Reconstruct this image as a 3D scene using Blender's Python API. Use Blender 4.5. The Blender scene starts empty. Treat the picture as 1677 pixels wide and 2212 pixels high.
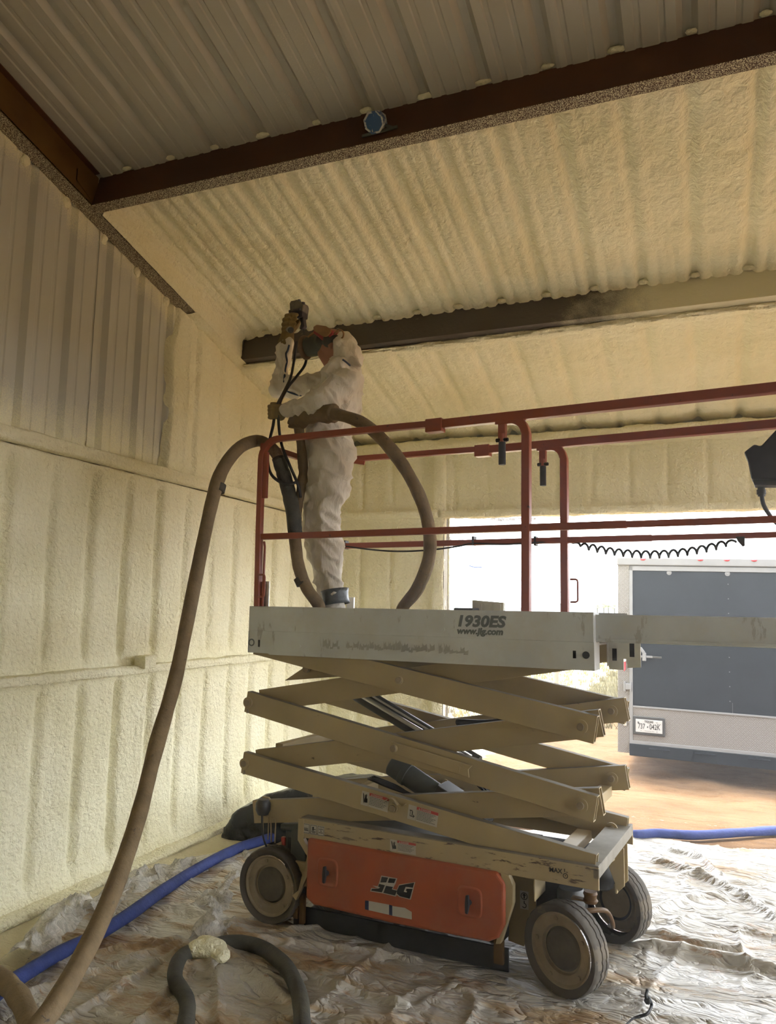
import bpy, bmesh, math, random
import numpy as np
from mathutils import Vector, Matrix
random.seed(7); RNG = np.random.RandomState(11)
SC = bpy.context.scene
COL = SC.collection
PI = math.pi
def R(d): return math.radians(d)

# ------------------------------------------------------------------ camera
W, H, F = 1677, 2212, 1676.0
YAW, PITCH, ROLL = R(21.98), R(7.14), R(0.996)
CAM = np.array([0.0, 0.0, 1.6])
_f = np.array([-math.sin(YAW)*math.cos(PITCH), math.cos(YAW)*math.cos(PITCH), math.sin(PITCH)])
_r0 = np.array([math.cos(YAW), math.sin(YAW), 0.0]); _u0 = np.cross(_r0, _f)
_r = math.cos(ROLL)*_r0 + math.sin(ROLL)*_u0; _u = math.cos(ROLL)*_u0 - math.sin(ROLL)*_r0
cam_d = bpy.data.cameras.new('camera'); cam = bpy.data.objects.new('camera', cam_d); COL.objects.link(cam)
cam_d.sensor_fit = 'HORIZONTAL'; cam_d.sensor_width = 36.0; cam_d.lens = 36.0*F/W; cam_d.clip_end = 2000; cam_d.clip_start = 0.05
cam.matrix_world = Matrix(((_r[0], _u[0], -_f[0], CAM[0]), (_r[1], _u[1], -_f[1], CAM[1]), (_r[2], _u[2], -_f[2], CAM[2]), (0, 0, 0, 1)))
SC.camera = cam

# ------------------------------------------------------------------ light and exposure
SC.view_settings.view_transform = 'Standard'; SC.view_settings.look = 'None'
SC.view_settings.gamma = 1.0; SC.view_settings.use_curve_mapping = False
SC.view_settings.exposure = 0.62
wd = bpy.data.worlds.new('overcast_sky'); SC.world = wd; wd.use_nodes = True
_bg = wd.node_tree.nodes['Background']; _bg.inputs[0].default_value = (0.96, 1.0, 1.06, 1); _bg.inputs[1].default_value = 6.0
_sd = bpy.data.lights.new('sun', 'SUN'); _sd.energy = 11.0; _sd.angle = R(14); _sd.color = (1.0, 0.95, 0.86)
_so = bpy.data.objects.new('sun', _sd); COL.objects.link(_so)
_so.rotation_euler = Vector((0.16, -0.24, -1.0)).to_track_quat('-Z', 'Y').to_euler()
SC.cycles.max_bounces = 8; SC.cycles.diffuse_bounces = 5; SC.cycles.glossy_bounces = 3; SC.cycles.transmission_bounces = 4
SC.cycles.transparent_max_bounces = 6; SC.cycles.volume_bounces = 0
SC.cycles.sample_clamp_indirect = 6.0; SC.cycles.caustics_reflective = False; SC.cycles.caustics_refractive = False
SC.cycles.use_adaptive_sampling = True; SC.cycles.adaptive_threshold = 0.03

# ------------------------------------------------------------------ coordinates
def ray(u, v): return _r*((u-W/2)/F) - _u*((v-H/2)/F) + _f
def gz(u, v, z=0.0):                       # where a sight line meets a level plane
    d = ray(u, v); return CAM + d*((z-CAM[2])/d[2])
def gx(u, v, x): d = ray(u, v); return CAM + d*(x/d[0])
def gy(u, v, y): d = ray(u, v); return CAM + d*(y/d[1])
def gd(u, v, dep): return CAM + ray(u, v)*dep
TH = R(-5.79)                              # the lift stands a little askew in the shed
EX = np.array([math.cos(TH), math.sin(TH), 0]); EY = np.array([-math.sin(TH), math.cos(TH), 0])
LO = np.array([-0.594, 3.492, 0.0])        # foot of the near front wheel
def P(u, v, y):                            # a point at lift depth y, in the lift's own axes
    d = ray(u, v); n = EY; t = np.dot(LO + EY*y - CAM, n)/np.dot(d, n); p = CAM + d*t - LO
    return np.array([p@EX, p@EY, p[2]])
def L2W(p): p = np.asarray(p, float); return LO + EX*p[0] + EY*p[1] + np.array([0, 0, p[2]])
def W2L(p): p = np.asarray(p, float)-LO; return np.array([p@EX, p@EY, p[2]])

# ------------------------------------------------------------------ object helpers
def tag(o, label=None, cat=None, group=None, kind=None):
    if label: o['label'] = label
    if cat: o['category'] = cat
    if group: o['group'] = group
    if kind: o['kind'] = kind
    return o
def empty(name, loc=(0, 0, 0), rz=0.0, parent=None):
    o = bpy.data.objects.new(name, None); COL.objects.link(o); o.location = loc; o.rotation_euler = (0, 0, rz); o.empty_display_size = .1
    if parent: o.parent = parent
    return o
def copy_tree(o, parent=None):
    c = o.copy(); COL.objects.link(c)
    if parent is not None: c.parent = parent
    for ch in list(o.children): copy_tree(ch, c)
    return c

class MB:
    def __init__(s): s.v = []; s.f = []; s.n = 0
    def add(s, v, f):
        v = np.asarray(v, float).reshape(-1, 3); s.v.append(v); k = s.n
        s.f += [tuple(int(i)+k for i in q) for q in f]; s.n += len(v); return s
    def box(s, a, b):
        (x0, y0, z0), (x1, y1, z1) = a, b
        return s.add([(x0, y0, z0), (x1, y0, z0), (x1, y1, z0), (x0, y1, z0), (x0, y0, z1), (x1, y0, z1), (x1, y1, z1), (x0, y1, z1)],
                     [(3, 2, 1, 0), (4, 5, 6, 7), (0, 1, 5, 4), (1, 2, 6, 5), (2, 3, 7, 6), (3, 0, 4, 7)])
    def prism(s, poly, y0, y1):            # poly in x,z, extruded along y
        n = len(poly); v = [(x, y0, z) for x, z in poly] + [(x, y1, z) for x, z in poly]
        return s.add(v, [tuple(range(n)), tuple(range(2*n-1, n-1, -1))] + [(i, i+n, (i+1) % n+n, (i+1) % n) for i in range(n)])
    def extr(s, poly, d, closed=True):     # 3-D polygon extruded by d
        poly = [np.array(p, float) for p in poly]; d = np.array(d, float); n = len(poly)
        v = poly + [p+d for p in poly]
        f = [(i, i+n, (i+1) % n+n, (i+1) % n) for i in range(n if closed else n-1)]
        if closed: f += [tuple(range(n)), tuple(range(2*n-1, n-1, -1))]
        return s.add(v, f)
    def bar(s, p0, p1, w, h, up=(0, 0, 1), wall=None):   # rectangular bar from p0 to p1; hollow when wall is given
        p0 = np.array(p0, float); p1 = np.array(p1, float); a = p1-p0; a /= np.linalg.norm(a)
        side = np.cross(a, up); side /= np.linalg.norm(side); u2 = np.cross(side, a)
        c = [(-1, -1), (1, -1), (1, 1), (-1, 1)]
        def ring(p, ww, hh): return [p + side*x*ww/2 + u2*y*hh/2 for x, y in c]
        if wall is None:
            return s.add(ring(p0, w, h)+ring(p1, w, h), [(0, 1, 2, 3), (7, 6, 5, 4)] + [((i+1) % 4, i, i+4, (i+1) % 4+4) for i in range(4)])
        v = ring(p0, w, h)+ring(p1, w, h)+ring(p0, w-2*wall, h-2*wall)+ring(p1, w-2*wall, h-2*wall); f = []
        for i in range(4):
            j = (i+1) % 4; f += [(j, i, i+4, j+4), (i+8, j+8, j+12, i+12), (i, j, j+8, i+8), (j+4, i+4, i+12, j+12)]
        return s.add(v, f)
    def tube(s, pts, r, n=10, cap=True, sx=1.0):
        pts = np.array(pts, float); m = len(pts); r = np.broadcast_to(np.array(r, float), (m,))
        t = np.gradient(pts, axis=0); t /= np.linalg.norm(t, axis=1)[:, None]+1e-9
        up = np.array([0, 0, 1.]) if abs(t[0][2]) < .9 else np.array([1., 0, 0])
        a = np.cross(t[0], up); a /= np.linalg.norm(a); v = []
        for i in range(m):
            a = a - t[i]*np.dot(a, t[i]); a /= np.linalg.norm(a)+1e-9; b = np.cross(t[i], a)
            for k in range(n):
                th = 2*PI*k/n; v.append(pts[i] + (a*math.cos(th)*sx + b*math.sin(th))*r[i])
        f = [(i*n+k, i*n+(k+1) % n, (i+1)*n+(k+1) % n, (i+1)*n+k) for i in range(m-1) for k in range(n)]
        if cap: f += [tuple(range(n-1, -1, -1)), tuple((m-1)*n+k for k in range(n))]
        return s.add(v, f)
    def cyl(s, p0, p1, r, n=16, r1=None):
        return s.tube([p0, p1], [r, r if r1 is None else r1], n)
    def lathe(s, prof, c, ax='y', n=32, rfun=None):      # prof: (radius, offset along the axis)
        v = []; m = len(prof)
        for k in range(n):
            th = 2*PI*k/n
            for i, (r, o) in enumerate(prof):
                rr = r*(rfun(k, i) if rfun else 1)
                ca, sa = math.cos(th)*rr, math.sin(th)*rr
                v.append({'y': (c[0]+ca, c[1]+o, c[2]+sa), 'z': (c[0]+ca, c[1]+sa, c[2]+o), 'x': (c[0]+o, c[1]+ca, c[2]+sa)}[ax])
        f = [(k*m+i, k*m+i+1, ((k+1) % n)*m+i+1, ((k+1) % n)*m+i) for k in range(n) for i in range(m-1)]
        return s.add(v, f)
    def ell(s, c, r, n=14, m=8, rot=None):
        v = []; f = []
        for i in range(m+1):
            ph = PI*i/m
            for k in range(n):
                th = 2*PI*k/n; q = np.array([math.sin(ph)*math.cos(th)*r[0], math.sin(ph)*math.sin(th)*r[1], math.cos(ph)*r[2]])
                if rot is not None: q = np.array(rot) @ q
                v.append(np.array(c)+q)
        for i in range(m):
            for k in range(n): f.append((i*n+k, (i+1)*n+k, (i+1)*n+(k+1) % n, i*n+(k+1) % n))
        return s.add(v, f)
    def grid(s, X):                        # X: (a, b, 3)
        a, b = X.shape[:2]; idx = np.arange(a*b).reshape(a, b)
        q = np.stack([idx[:-1, :-1], idx[1:, :-1], idx[1:, 1:], idx[:-1, 1:]], -1).reshape(-1, 4)
        return s.add(X.reshape(-1, 3), q.tolist())
    def build(s, name, m, parent=None, smooth=False, bevel=0, off=None, seg=2, auto=None, thick=0):
        me = bpy.data.meshes.new(name); v = np.concatenate(s.v) if s.v else np.zeros((0, 3))
        if off is not None: v = v - np.array(off)
        me.from_pydata(v.tolist(), [], s.f); me.update()
        bm = bmesh.new(); bm.from_mesh(me)
        if not getattr(s, 'open', False): bmesh.ops.recalc_face_normals(bm, faces=bm.faces)
        bm.to_mesh(me); bm.free()
        if m is not None: me.materials.append(m)
        o = bpy.data.objects.new(name, me); COL.objects.link(o)
        if parent is not None: o.parent = parent
        if smooth: me.polygons.foreach_set('use_smooth', [True]*len(me.polygons))
        if auto:
            me.polygons.foreach_set('use_smooth', [True]*len(me.polygons))
            bm = bmesh.new(); bm.from_mesh(me)
            for e in bm.edges:
                if len(e.link_faces) == 2 and e.calc_face_angle(0) > R(auto): e.smooth = False
            bm.to_mesh(me); bm.free()
        if thick:
            md = o.modifiers.new('solid', 'SOLIDIFY'); md.thickness = thick; md.offset = 0
        if bevel:
            md = o.modifiers.new('bevel', 'BEVEL'); md.width = bevel; md.segments = seg; md.limit_method = 'ANGLE'; md.angle_limit = R(40)
        return o
def heightmesh(X):                         # open surface; keeps winding
    m = MB(); m.open = True; m.grid(X); return m

def catmull(pts, k=8):
    pts = [np.array(p, float) for p in pts]; out = []
    q = [2*pts[0]-pts[1]] + pts + [2*pts[-1]-pts[-2]]
    for i in range(1, len(q)-2):
        for j in range(k):
            t = j/k; a, b, c, d = q[i-1], q[i], q[i+1], q[i+2]
            out.append(.5*((2*b)+(-a+c)*t+(2*a-5*b+4*c-d)*t*t+(-a+3*b-3*c+d)*t**3))
    out.append(pts[-1]); return np.array(out)

# value noise on numpy arrays
_T = RNG.rand(256, 256)
def vn(x, y):
    x = np.asarray(x, float); y = np.asarray(y, float)
    xi = np.floor(x).astype(int); yi = np.floor(y).astype(int); fx = x-xi; fy = y-yi
    fx = fx*fx*(3-2*fx); fy = fy*fy*(3-2*fy)
    a = _T[xi % 256, yi % 256]; b = _T[(xi+1) % 256, yi % 256]; c = _T[xi % 256, (yi+1) % 256]; d = _T[(xi+1) % 256, (yi+1) % 256]
    return (a*(1-fx)+b*fx)*(1-fy)+(c*(1-fx)+d*fx)*fy - .5
def fbm(x, y, o=4, g=.5):
    r = 0; a = 1.0
    for i in range(o): r = r + a*vn(x*2**i+17*i, y*2**i+31*i); a *= g
    return r
def sstep(a, b, x): t = np.clip((x-a)/(b-a), 0, 1); return t*t*(3-2*t)

# ------------------------------------------------------------------ materials
class NT:
    def __init__(s, name):
        s.m = bpy.data.materials.new(name); s.m.use_nodes = True; s.t = s.m.node_tree; s.b = s.t.nodes['Principled BSDF']
    def n(s, typ, **kw):
        nd = s.t.nodes.new(typ)
        for k, v in kw.items():
            if k.startswith('_'): setattr(nd, k[1:], v)
            else: nd.inputs[k.replace('__', ' ')].default_value = v
        return nd
    def l(s, a, b): s.t.links.new(a, b)
    def coord(s, kind='Object'): return s.n('ShaderNodeTexCoord').outputs[kind]
    def noise(s, co, scale, detail=4, rough=.5, dist=0.0, vec_scale=None):
        if vec_scale is not None:
            mp = s.n('ShaderNodeMapping'); mp.inputs['Scale'].default_value = vec_scale; s.l(co, mp.inputs[0]); co = mp.outputs[0]
        nd = s.n('ShaderNodeTexNoise', Scale=scale, Detail=detail, Roughness=rough, Distortion=dist); s.l(co, nd.inputs['Vector']); return nd.outputs[0]
    def ramp(s, fac, stops):
        nd = s.n('ShaderNodeValToRGB'); cr = nd.color_ramp
        while len(cr.elements) > 1: cr.elements.remove(cr.elements[-1])
        cr.elements[0].position = stops[0][0]; c = stops[0][1]; cr.elements[0].color = (*c, 1) if hasattr(c, '__len__') else (c, c, c, 1)
        for p, c in stops[1:]:
            e = cr.elements.new(p); e.color = (*c, 1) if hasattr(c, '__len__') else (c, c, c, 1)
        s.l(fac, nd.inputs[0]); return nd.outputs[0]
    def mix(s, fac, a, b):
        nd = s.n('ShaderNodeMix', _data_type='RGBA')
        for i, x in ((0, fac), (6, a), (7, b)):
            if hasattr(x, 'is_linked') or hasattr(x, 'links'): s.l(x, nd.inputs[i])
            else: nd.inputs[i].default_value = x if i == 0 else (*x, 1)
        return nd.outputs[2]
    def math(s, op, a, b=None):
        nd = s.n('ShaderNodeMath', _operation=op)
        for i, x in ((0, a), (1, b)):
            if x is None: continue
            if hasattr(x, 'links'): s.l(x, nd.inputs[i])
            else: nd.inputs[i].default_value = x
        return nd.outputs[0]
    def bump(s, h, dist, strength=1.0):
        nd = s.n('ShaderNodeBump', Strength=strength, Distance=dist); s.l(h, nd.inputs['Height']); s.l(nd.outputs[0], s.b.inputs['Normal']); return nd
    def set(s, **kw):
        for k, v in kw.items():
            k = k.replace('__', ' ')
            if hasattr(v, 'links'): s.l(v, s.b.inputs[k])
            else: s.b.inputs[k].default_value = v if not (hasattr(v, '__len__') and len(v) == 3) else (*v, 1)
        return s
def simple(name, col, rough=.6, metal=0.0, var=.12, scale=9, bump=0.0, spec=.5):
    t = NT(name); co = t.coord(); f = t.noise(co, scale, 5, .6)
    c = t.ramp(f, [(.3, tuple(x*(1-var) for x in col)), (.7, tuple(min(1, x*(1+var)) for x in col))])
    t.set(Base__Color=c, Roughness=rough, Metallic=metal, Specular__IOR__Level=spec)
    if bump: t.bump(t.noise(co, scale*8, 4), bump)
    return t.m
def worn(name, col, under, amount=.56, scale=14, rough=.5, stretch=(1, 1, 1), metal=0.0, dust=None):
    t = NT(name); co = t.coord(); f = t.noise(co, scale, 7, .65, vec_scale=stretch)
    k = t.ramp(f, [(amount, 0.0), (amount+.03, 1.0)])
    g = t.noise(co, 3, 4); c1 = t.ramp(g, [(.3, tuple(x*.86 for x in col)), (.7, tuple(min(1, x*1.1) for x in col))])
    c = t.mix(k, c1, under)
    if dust:
        f2 = t.noise(co, 5, 6, .7); c = t.mix(t.ramp(f2, [(.45, 0.0), (.75, .7)]), c, dust)
    t.set(Base__Color=c, Roughness=rough, Metallic=metal); t.bump(t.math('SUBTRACT', 1.0, k), .0006); return t.m

FOAM = (.87, .825, .585)
def foam_mat(name='spray_foam', bumpd=.008, coarse=38, stretch=(1, 1, 1)):
    t = NT(name); co = t.coord('Object'); f = t.noise(co, 1.3, 4, .6)
    c = t.ramp(f, [(.3, (FOAM[0]*.93, FOAM[1]*.92, FOAM[2]*.86)), (.5, FOAM), (.72, (FOAM[0]*1.05, FOAM[1]*1.07, FOAM[2]*1.14))])
    n1 = t.noise(co, coarse, 3, .55, .35, vec_scale=stretch); n2 = t.noise(co, coarse*3.1, 3, .6, .2)
    h = t.math('ADD', t.ramp(n1, [(.32, 0.0), (.68, 1.0)]), t.math('MULTIPLY', n2, .35))
    t.set(Base__Color=c, Roughness=.75, Specular__IOR__Level=.25); t.bump(h, bumpd, 1.0); return t.m
M = {}
M['foam'] = foam_mat()
M['foam_roof'] = foam_mat('spray_foam_overhead', .0075, 26)
def panel_mat(name, col, over):            # painted sheet steel with foam overspray along an edge given by a ramp on an object axis
    t = NT(name); co = t.coord('Object'); sx = t.n('ShaderNodeSeparateXYZ'); t.l(co, sx.inputs[0])
    f = t.noise(co, 2.2, 5, .6, vec_scale=(1, 1, .6)); g = t.noise(co, 160, 2, .5)
    c = t.ramp(t.noise(co, 1.1, 3), [(.3, tuple(x*.93 for x in col)), (.7, col)])
    k = over(t, sx, f, g)
    t.set(Base__Color=t.mix(k, c, FOAM), Roughness=t.math('ADD', .42, t.math('MULTIPLY', k, .35)), Specular__IOR__Level=.4)
    t.bump(t.math('MULTIPLY', t.noise(co, 60, 3), k), .004)
    return t.m
def over_wall(t, sx, f, g):
    z = t.math('SUBTRACT', 2.80, sx.outputs[2]); a = t.math('ADD', t.math('MULTIPLY', z, 3.6), t.math('MULTIPLY', t.math('SUBTRACT', f, .5), 2.2))
    top = t.math('MULTIPLY', t.math('SUBTRACT', t.math('ADD', sx.outputs[2], t.math('MULTIPLY', sx.outputs[1], .263)), 4.62), 5.0)
    top = t.math('ADD', top, t.math('MULTIPLY', t.math('SUBTRACT', f, .5), 3.0))
    a = t.math('MAXIMUM', a, top)
    a = t.math('ADD', a, t.math('MULTIPLY', t.math('SUBTRACT', g, .5), 1.2))
    return t.ramp(a, [(0.0, 0.0), (.9, .95)])
def over_none(t, sx, f, g): return t.ramp(t.math('MULTIPLY', t.math('MULTIPLY', f, g), 1.0), [(.36, 0.0), (.5, .35)])
M['wall_panel'] = panel_mat('wall_panel_steel', (.55, .535, .47), over_wall)
M['roof_panel'] = panel_mat('roof_panel_steel', (.46, .435, .36), over_none)
def steel_mat(name, base, rust, speck):    # primer-red structural steel, speckled by overspray
    t = NT(name); co = t.coord('Object'); f = t.noise(co, 2.5, 5, .6); g = t.noise(co, 230, 2, .6)
    c = t.mix(t.ramp(f, [(.35, 0.0), (.65, 1.0)]), base, rust)
    k = t.ramp(g, [(speck, 0.0), (speck+.06, 1.0)])
    t.set(Base__Color=t.mix(k, c, (FOAM[0]*.8, FOAM[1]*.8, FOAM[2]*.8)), Roughness=.55, Specular__IOR__Level=.35); t.bump(k, .001); return t.m
M['primer'] = steel_mat('red_primer_steel', (.075, .034, .022), (.11, .045, .022), .9)
M['primer_speck'] = steel_mat('speckled_primer_steel', (.075, .04, .03), (.10, .055, .035), .50)
M['rust'] = steel_mat('rust_brown_steel', (.125, .068, .014), (.08, .038, .010), .95)
def purlin2_mat():
    t = NT('half_foamed_steel'); co = t.coord('Object'); sx = t.n('ShaderNodeSeparateXYZ'); t.l(co, sx.inputs[0])
    f = t.noise(co, 3, 4, .6); g = t.noise(co, 200, 2, .6)
    a = t.math('ADD', t.math('MULTIPLY', t.math('ADD', sx.outputs[0], .75), 1.7), t.math('MULTIPLY', t.math('SUBTRACT', f, .5), 2.0))
    a = t.math('ADD', a, t.math('MULTIPLY', t.math('SUBTRACT', g, .5), .8))
    k = t.ramp(a, [(.1, .05), (.9, .9)])
    t.set(Base__Color=t.mix(k, (.05, .035, .028), (FOAM[0]*.8, FOAM[1]*.8, FOAM[2]*.8)), Roughness=.6); t.bump(t.noise(co, 40, 3), .003); return t.m
M['purlin2'] = purlin2_mat()
M['lift_tan'] = worn('tan_machine_paint', (.40, .315, .165), (.11, .075, .045), .70, 9, .5, (1, 1, 3), dust=(.36, .30, .20))
M['lift_tan_worn'] = worn('scraped_tan_paint', (.42, .33, .18), (.075, .045, .03), .575, 7, .55, (1, 1, 6), dust=(.36, .30, .20))
M['dark_wear'] = simple('dusty_bare_edge', (.20, .18, .14), .7, 0, .2, 12)
M['lift_red'] = worn('orange_red_cover', (.36, .082, .030), (.10, .03, .02), .72, 10, .45, (1, 1, 3), dust=(.33, .13, .07))
M['rail_red'] = worn('orange_red_rail_paint', (.31, .076, .038), (.09, .04, .03), .66, 22, .42)
M['alu'] = worn('galvanised_deck_steel', (.60, .625, .62), (.42, .42, .40), .60, 12, .5, (1, 1, .3), metal=.0, dust=(.55, .52, .43))
M['zinc'] = simple('bright_zinc', (.62, .62, .60), .35, .8, .1, 20)
M['steel_dark'] = simple('dark_grey_steel', (.06, .06, .055), .5, .3, .25, 14)
M['black'] = simple('black_rubber', (.022, .022, .022), .6, 0, .25, 20)
M['black_gloss'] = simple('black_plastic', (.012, .013, .014), .25, 0, .2, 8, .004, spec=.35)
M['tire'] = worn('dusty_tire_rubber', (.085, .074, .058), (.14, .115, .08), .56, 9, .85, dust=(.12, .10, .075))
M['rim'] = simple('dusty_wheel_disc', (.27, .22, .145), .7, .1, .2, 12)
M['hub'] = simple('dark_wheel_hub', (.10, .088, .066), .7, .2, .25, 16)
M['white_label'] = simple('white_sticker', (.46, .44, .38), .5, 0, .08, 12)
M['red_label'] = simple('red_sticker_band', (.42, .05, .04), .5)
M['ink'] = simple('black_print', (.015, .015, .015), .6)
M['grey_print'] = simple('dark_grey_print', (.13, .145, .14), .6)
M['ghost_print'] = simple('faded_print', (.40, .40, .37), .7)
M['blue_label'] = simple('blue_print', (.03, .05, .12), .5)
M['charger'] = simple('grey_plastic_box', (.075, .08, .07), .6, 0, .2, 8)
# unseen wall pieces (y0, y1, z0, z1) / (x0, x1, z0, z1): right-hand opening added for more daylight, front kept shut
WALL_R = [(-2.6, 1.0, 0, 3.1), (6.5, 6.68, 0, 3.1)]
WALL_F = [(-3.345, 4.6, 0, 5.7)]
# ------------------------------------------------------------------ the shed
XW = -3.345; YB = 6.68; SL = .263; XR = 4.6; YF = -2.6
def zb(y): return 4.063 - SL*(y-2.745)       # level of the rafter and purlin undersides
PER = .3048; RX0 = .019; RY0 = 2.975
def rib(d):                                  # sheet profile, distance from a major rib -> depth of the fold
    d = np.abs((d+PER/2) % PER - PER/2)
    return .032*np.clip((.044-d)/.026, 0, 1) + .0055*np.clip((.017-np.abs(d-.1017))/.007, 0, 1)
def rib_stops(lo, hi, ph):
    s = {lo, hi}
    k0 = int(math.floor((lo-ph)/PER))-1
    for k in range(k0, k0+int((hi-lo)/PER)+4):
        c = ph+k*PER
        for o in (0, .018, .044, .0847, .0917, .1117, .1187):
            for q in (c-o, c+o):
                if lo < q < hi: s.add(round(q, 5))
    return np.array(sorted(s))

# left gable wall -----------------------------------------------------------------
wl = empty('wall_left'); tag(wl, kind='structure')
seam = [1.672, 2.586, 3.500, 4.414]
for a, b in zip([.76]+seam[:-1], seam):      # bare sheets above the upper girt
    ys = rib_stops(a+.001, b, RY0); n = len(ys); zz = np.linspace(0, 1, 7)
    X = np.zeros((n, 7, 3)); lip = .003*(1-np.clip((ys-a)/.012, 0, 1))
    X[:, :, 0] = (XW-rib(ys-RY0)+lip)[:, None]; X[:, :, 1] = ys[:, None]; X[:, :, 2] = 2.40+(zb(ys)+.03-2.40)[:, None]*zz[None]
    heightmesh(X).build('metal_panel', M['wall_panel'], wl)
def soft_rib(d, w=.030): d = np.abs((d+PER/2) % PER - PER/2); return np.exp(-(d/w)**2)
def wall_foam(y0, y1, z0, z1, x0=XW, dep=.052, res=.013, ends=(.10, .06), ztop=None, w=.027, rough=.008):
    ny = int((y1-y0)/res); nz = int((z1-z0)/(res*1.3)); ys = np.linspace(y0, y1, ny); zs = np.linspace(0, 1, nz)
    Y = ys[:, None]*np.ones(nz)[None]; top = (ztop(ys) if ztop else np.full(ny, z1)); Z = z0+(top-z0)[:, None]*zs[None]
    wob = .018*vn(Z*2.1+5, Y*.6); fade = sstep(0, ends[0], Z-z0)*sstep(0, ends[1], top[:, None]-Z)
    amp = dep*(.75+.6*vn(np.floor((Y-RY0)/PER+.5)*3.7, Z*1.4+9))
    x = x0+.012 - amp*soft_rib(Y-RY0+wob, w)*fade + rough*fbm(Y*5, Z*1.6, 3) + .005*fbm(Y*18, Z*3+3, 3)+ .003*fbm(Y*30, Z*26, 2)
    x += .010*sstep(.08, 0, Z-z0)
    return heightmesh(np.stack([x, Y, Z], -1))
wall_foam(.9, YB, .03, 1.185, ends=(.16, .10)).build('spray_foam', M['foam'], wl, smooth=True)
wall_foam(.9, YB, 1.22, 2.425, ends=(.12, .09)).build('spray_foam', M['foam'], wl, smooth=True)
# foamed end bay of the upper wall with a ragged left edge
def upper_foam():
    y0, y1 = 4.22, YB; ny, nz = 190, 110; s = np.linspace(0, 1, ny); t = np.linspace(0, 1, nz)
    Z0 = 2.47; Y = y0+(y1-y0)*s[:, None]*np.ones(nz); Z = np.zeros_like(Y); top = zb(Y)+.02; Z = Z0+(top-Z0)*t[None]
    edge = .06*fbm(Z*3, Z*0+2, 3)*np.exp(-s[:, None]*8); Y = Y+edge
    x = XW+.03 - .022*soft_rib(Y-RY0, .022) + .008*fbm(Y*9, Z*2, 3)+.005*fbm(Y*30, Z*24, 2)
    x += -.045*sstep(.012, 0, s[:, None])
    x += .012*np.exp(-((Y-4.52-.02*vn(Z*3, 0))/.03)**2) + .012*np.exp(-((Y-4.40)/.02)**2)
    return heightmesh(np.stack([x, Y, Z], -1))
upper_foam().build('spray_foam', M['foam'], wl, smooth=True)
def foam_strip(p0, p1, w, h, n=160, amp=.006, seed=0, r=.45):
    """foam-covered member with rounded corners between p0 and p1; w along the level normal, h upwards"""
    p0 = np.array(p0, float); p1 = np.array(p1, float); a = (p1-p0)/np.linalg.norm(p1-p0); L = np.linalg.norm(p1-p0)
    up = np.array([0, 0, 1.]) if abs(a[2]) < .9 else np.array([0, 1., 0]); sd = np.cross(a, up); sd /= np.linalg.norm(sd); up = np.cross(sd, a); m = 20
    th = np.linspace(0, 2*PI, m, endpoint=False); e = .42
    cx = np.sign(np.cos(th))*np.abs(np.cos(th))**e; cz = np.sign(np.sin(th))*np.abs(np.sin(th))**e
    X = np.zeros((n, m+1, 3))
    for i in range(n):
        s = i/(n-1)*L; q = 1+0*s
        k = amp*fbm(np.full(m, s*6+seed), th*1.6+seed, 3)+amp*.5*vn(np.full(m, s*40+seed), th*7)
        c = p0+a*s
        pts = c + sd*((cx*w/2+np.cos(th)*k)[:, None]) + up*((cz*h/2+np.sin(th)*k)[:, None])
        X[i, :m] = pts; X[i, m] = pts[0]
    mb = heightmesh(X); return mb
foam_strip((XW+.028, .9, 2.468), (XW+.028, YB, 2.474), .10, .078, seed=3).build('girt', M['foam'], wl, smooth=True)
foam_strip((XW+.035, .9, 1.200), (XW+.035, YB, 1.200), .12, .056, seed=8, amp=.012).build('girt', M['foam'], wl, smooth=True)
# base trim: foam run down onto the slab edge
bb = foam_strip((XW+.035, .9, .012), (XW+.035, YB, .012), .17, .040, seed=12, amp=.012).build('baseboard_left', M['foam'], None, smooth=True); tag(bb, kind='structure')

m = MB(); m.box((XW-.12, YF, 0), (XW-.09, YB+.3, 5.9)); m.build('outer_skin', M['wall_panel'], wl)
# gable rafter --------------------------------------------------------------------
rf = empty('rafter_left'); tag(rf, kind='structure')
XWEB = -3.238
def slab(x0, x1, y0, y1, o0, o1, n=2):
    m = MB(); v = []
    for y in (y0, y1):
        for x, o in ((x0, o0), (x1, o0), (x1, o1), (x0, o1)): v.append((x, y, zb(y)+o))
    return m.add(v, [(0, 1, 2, 3), (7, 6, 5, 4)]+[((i+1) % 4, i, i+4, (i+1) % 4+4) for i in range(4)])
slab(-3.343, XWEB, -2.5, 4.35, 0, .006).build('bottom_flange', M['primer_speck'], rf)
slab(XWEB-.006, XWEB, -2.5, 3.35, 0, .2).build('web', M['rust'], rf)
slab(XWEB-.09, XWEB+.035, -2.5, 3.32, .194, .2).build('top_flange', M['primer'], rf)
slab(XWEB-.006, XWEB, 3.35, 4.93, 0, .2).build('web', M['primer_speck'], rf)
def rafter_foam(y0, y1, dx=.012):
    ny, nz = 150, 16; y = np.linspace(y0, y1, ny)[:, None]*np.ones(nz); o = np.linspace(.004, .185, nz)[None]*np.ones((ny, 1))
    x = XWEB+dx*sstep(0, .03, o)+.003*fbm(y*9, o*20, 3)+.035*sstep(.14, .185, o)
    return heightmesh(np.stack([x, y, zb(y)+o], -1))
rafter_foam(3.40, 4.93).build('spray_foam', M['foam'], rf, smooth=True)
def rafter_under(y0, y1, sgn=1):
    ny, nx = 120, 12; y = np.linspace(y0, y1, ny)[:, None]*np.ones(nx); s = np.linspace(0, 1, nx)[None]*np.ones((ny, 1))
    x = -3.36+(XWEB+.02+3.36)*s; z = zb(y)-.004-.006*np.sin(PI*s)+.003*fbm(y*14, s*3, 3)
    return heightmesh(np.stack([x, y, z], -1))
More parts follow.
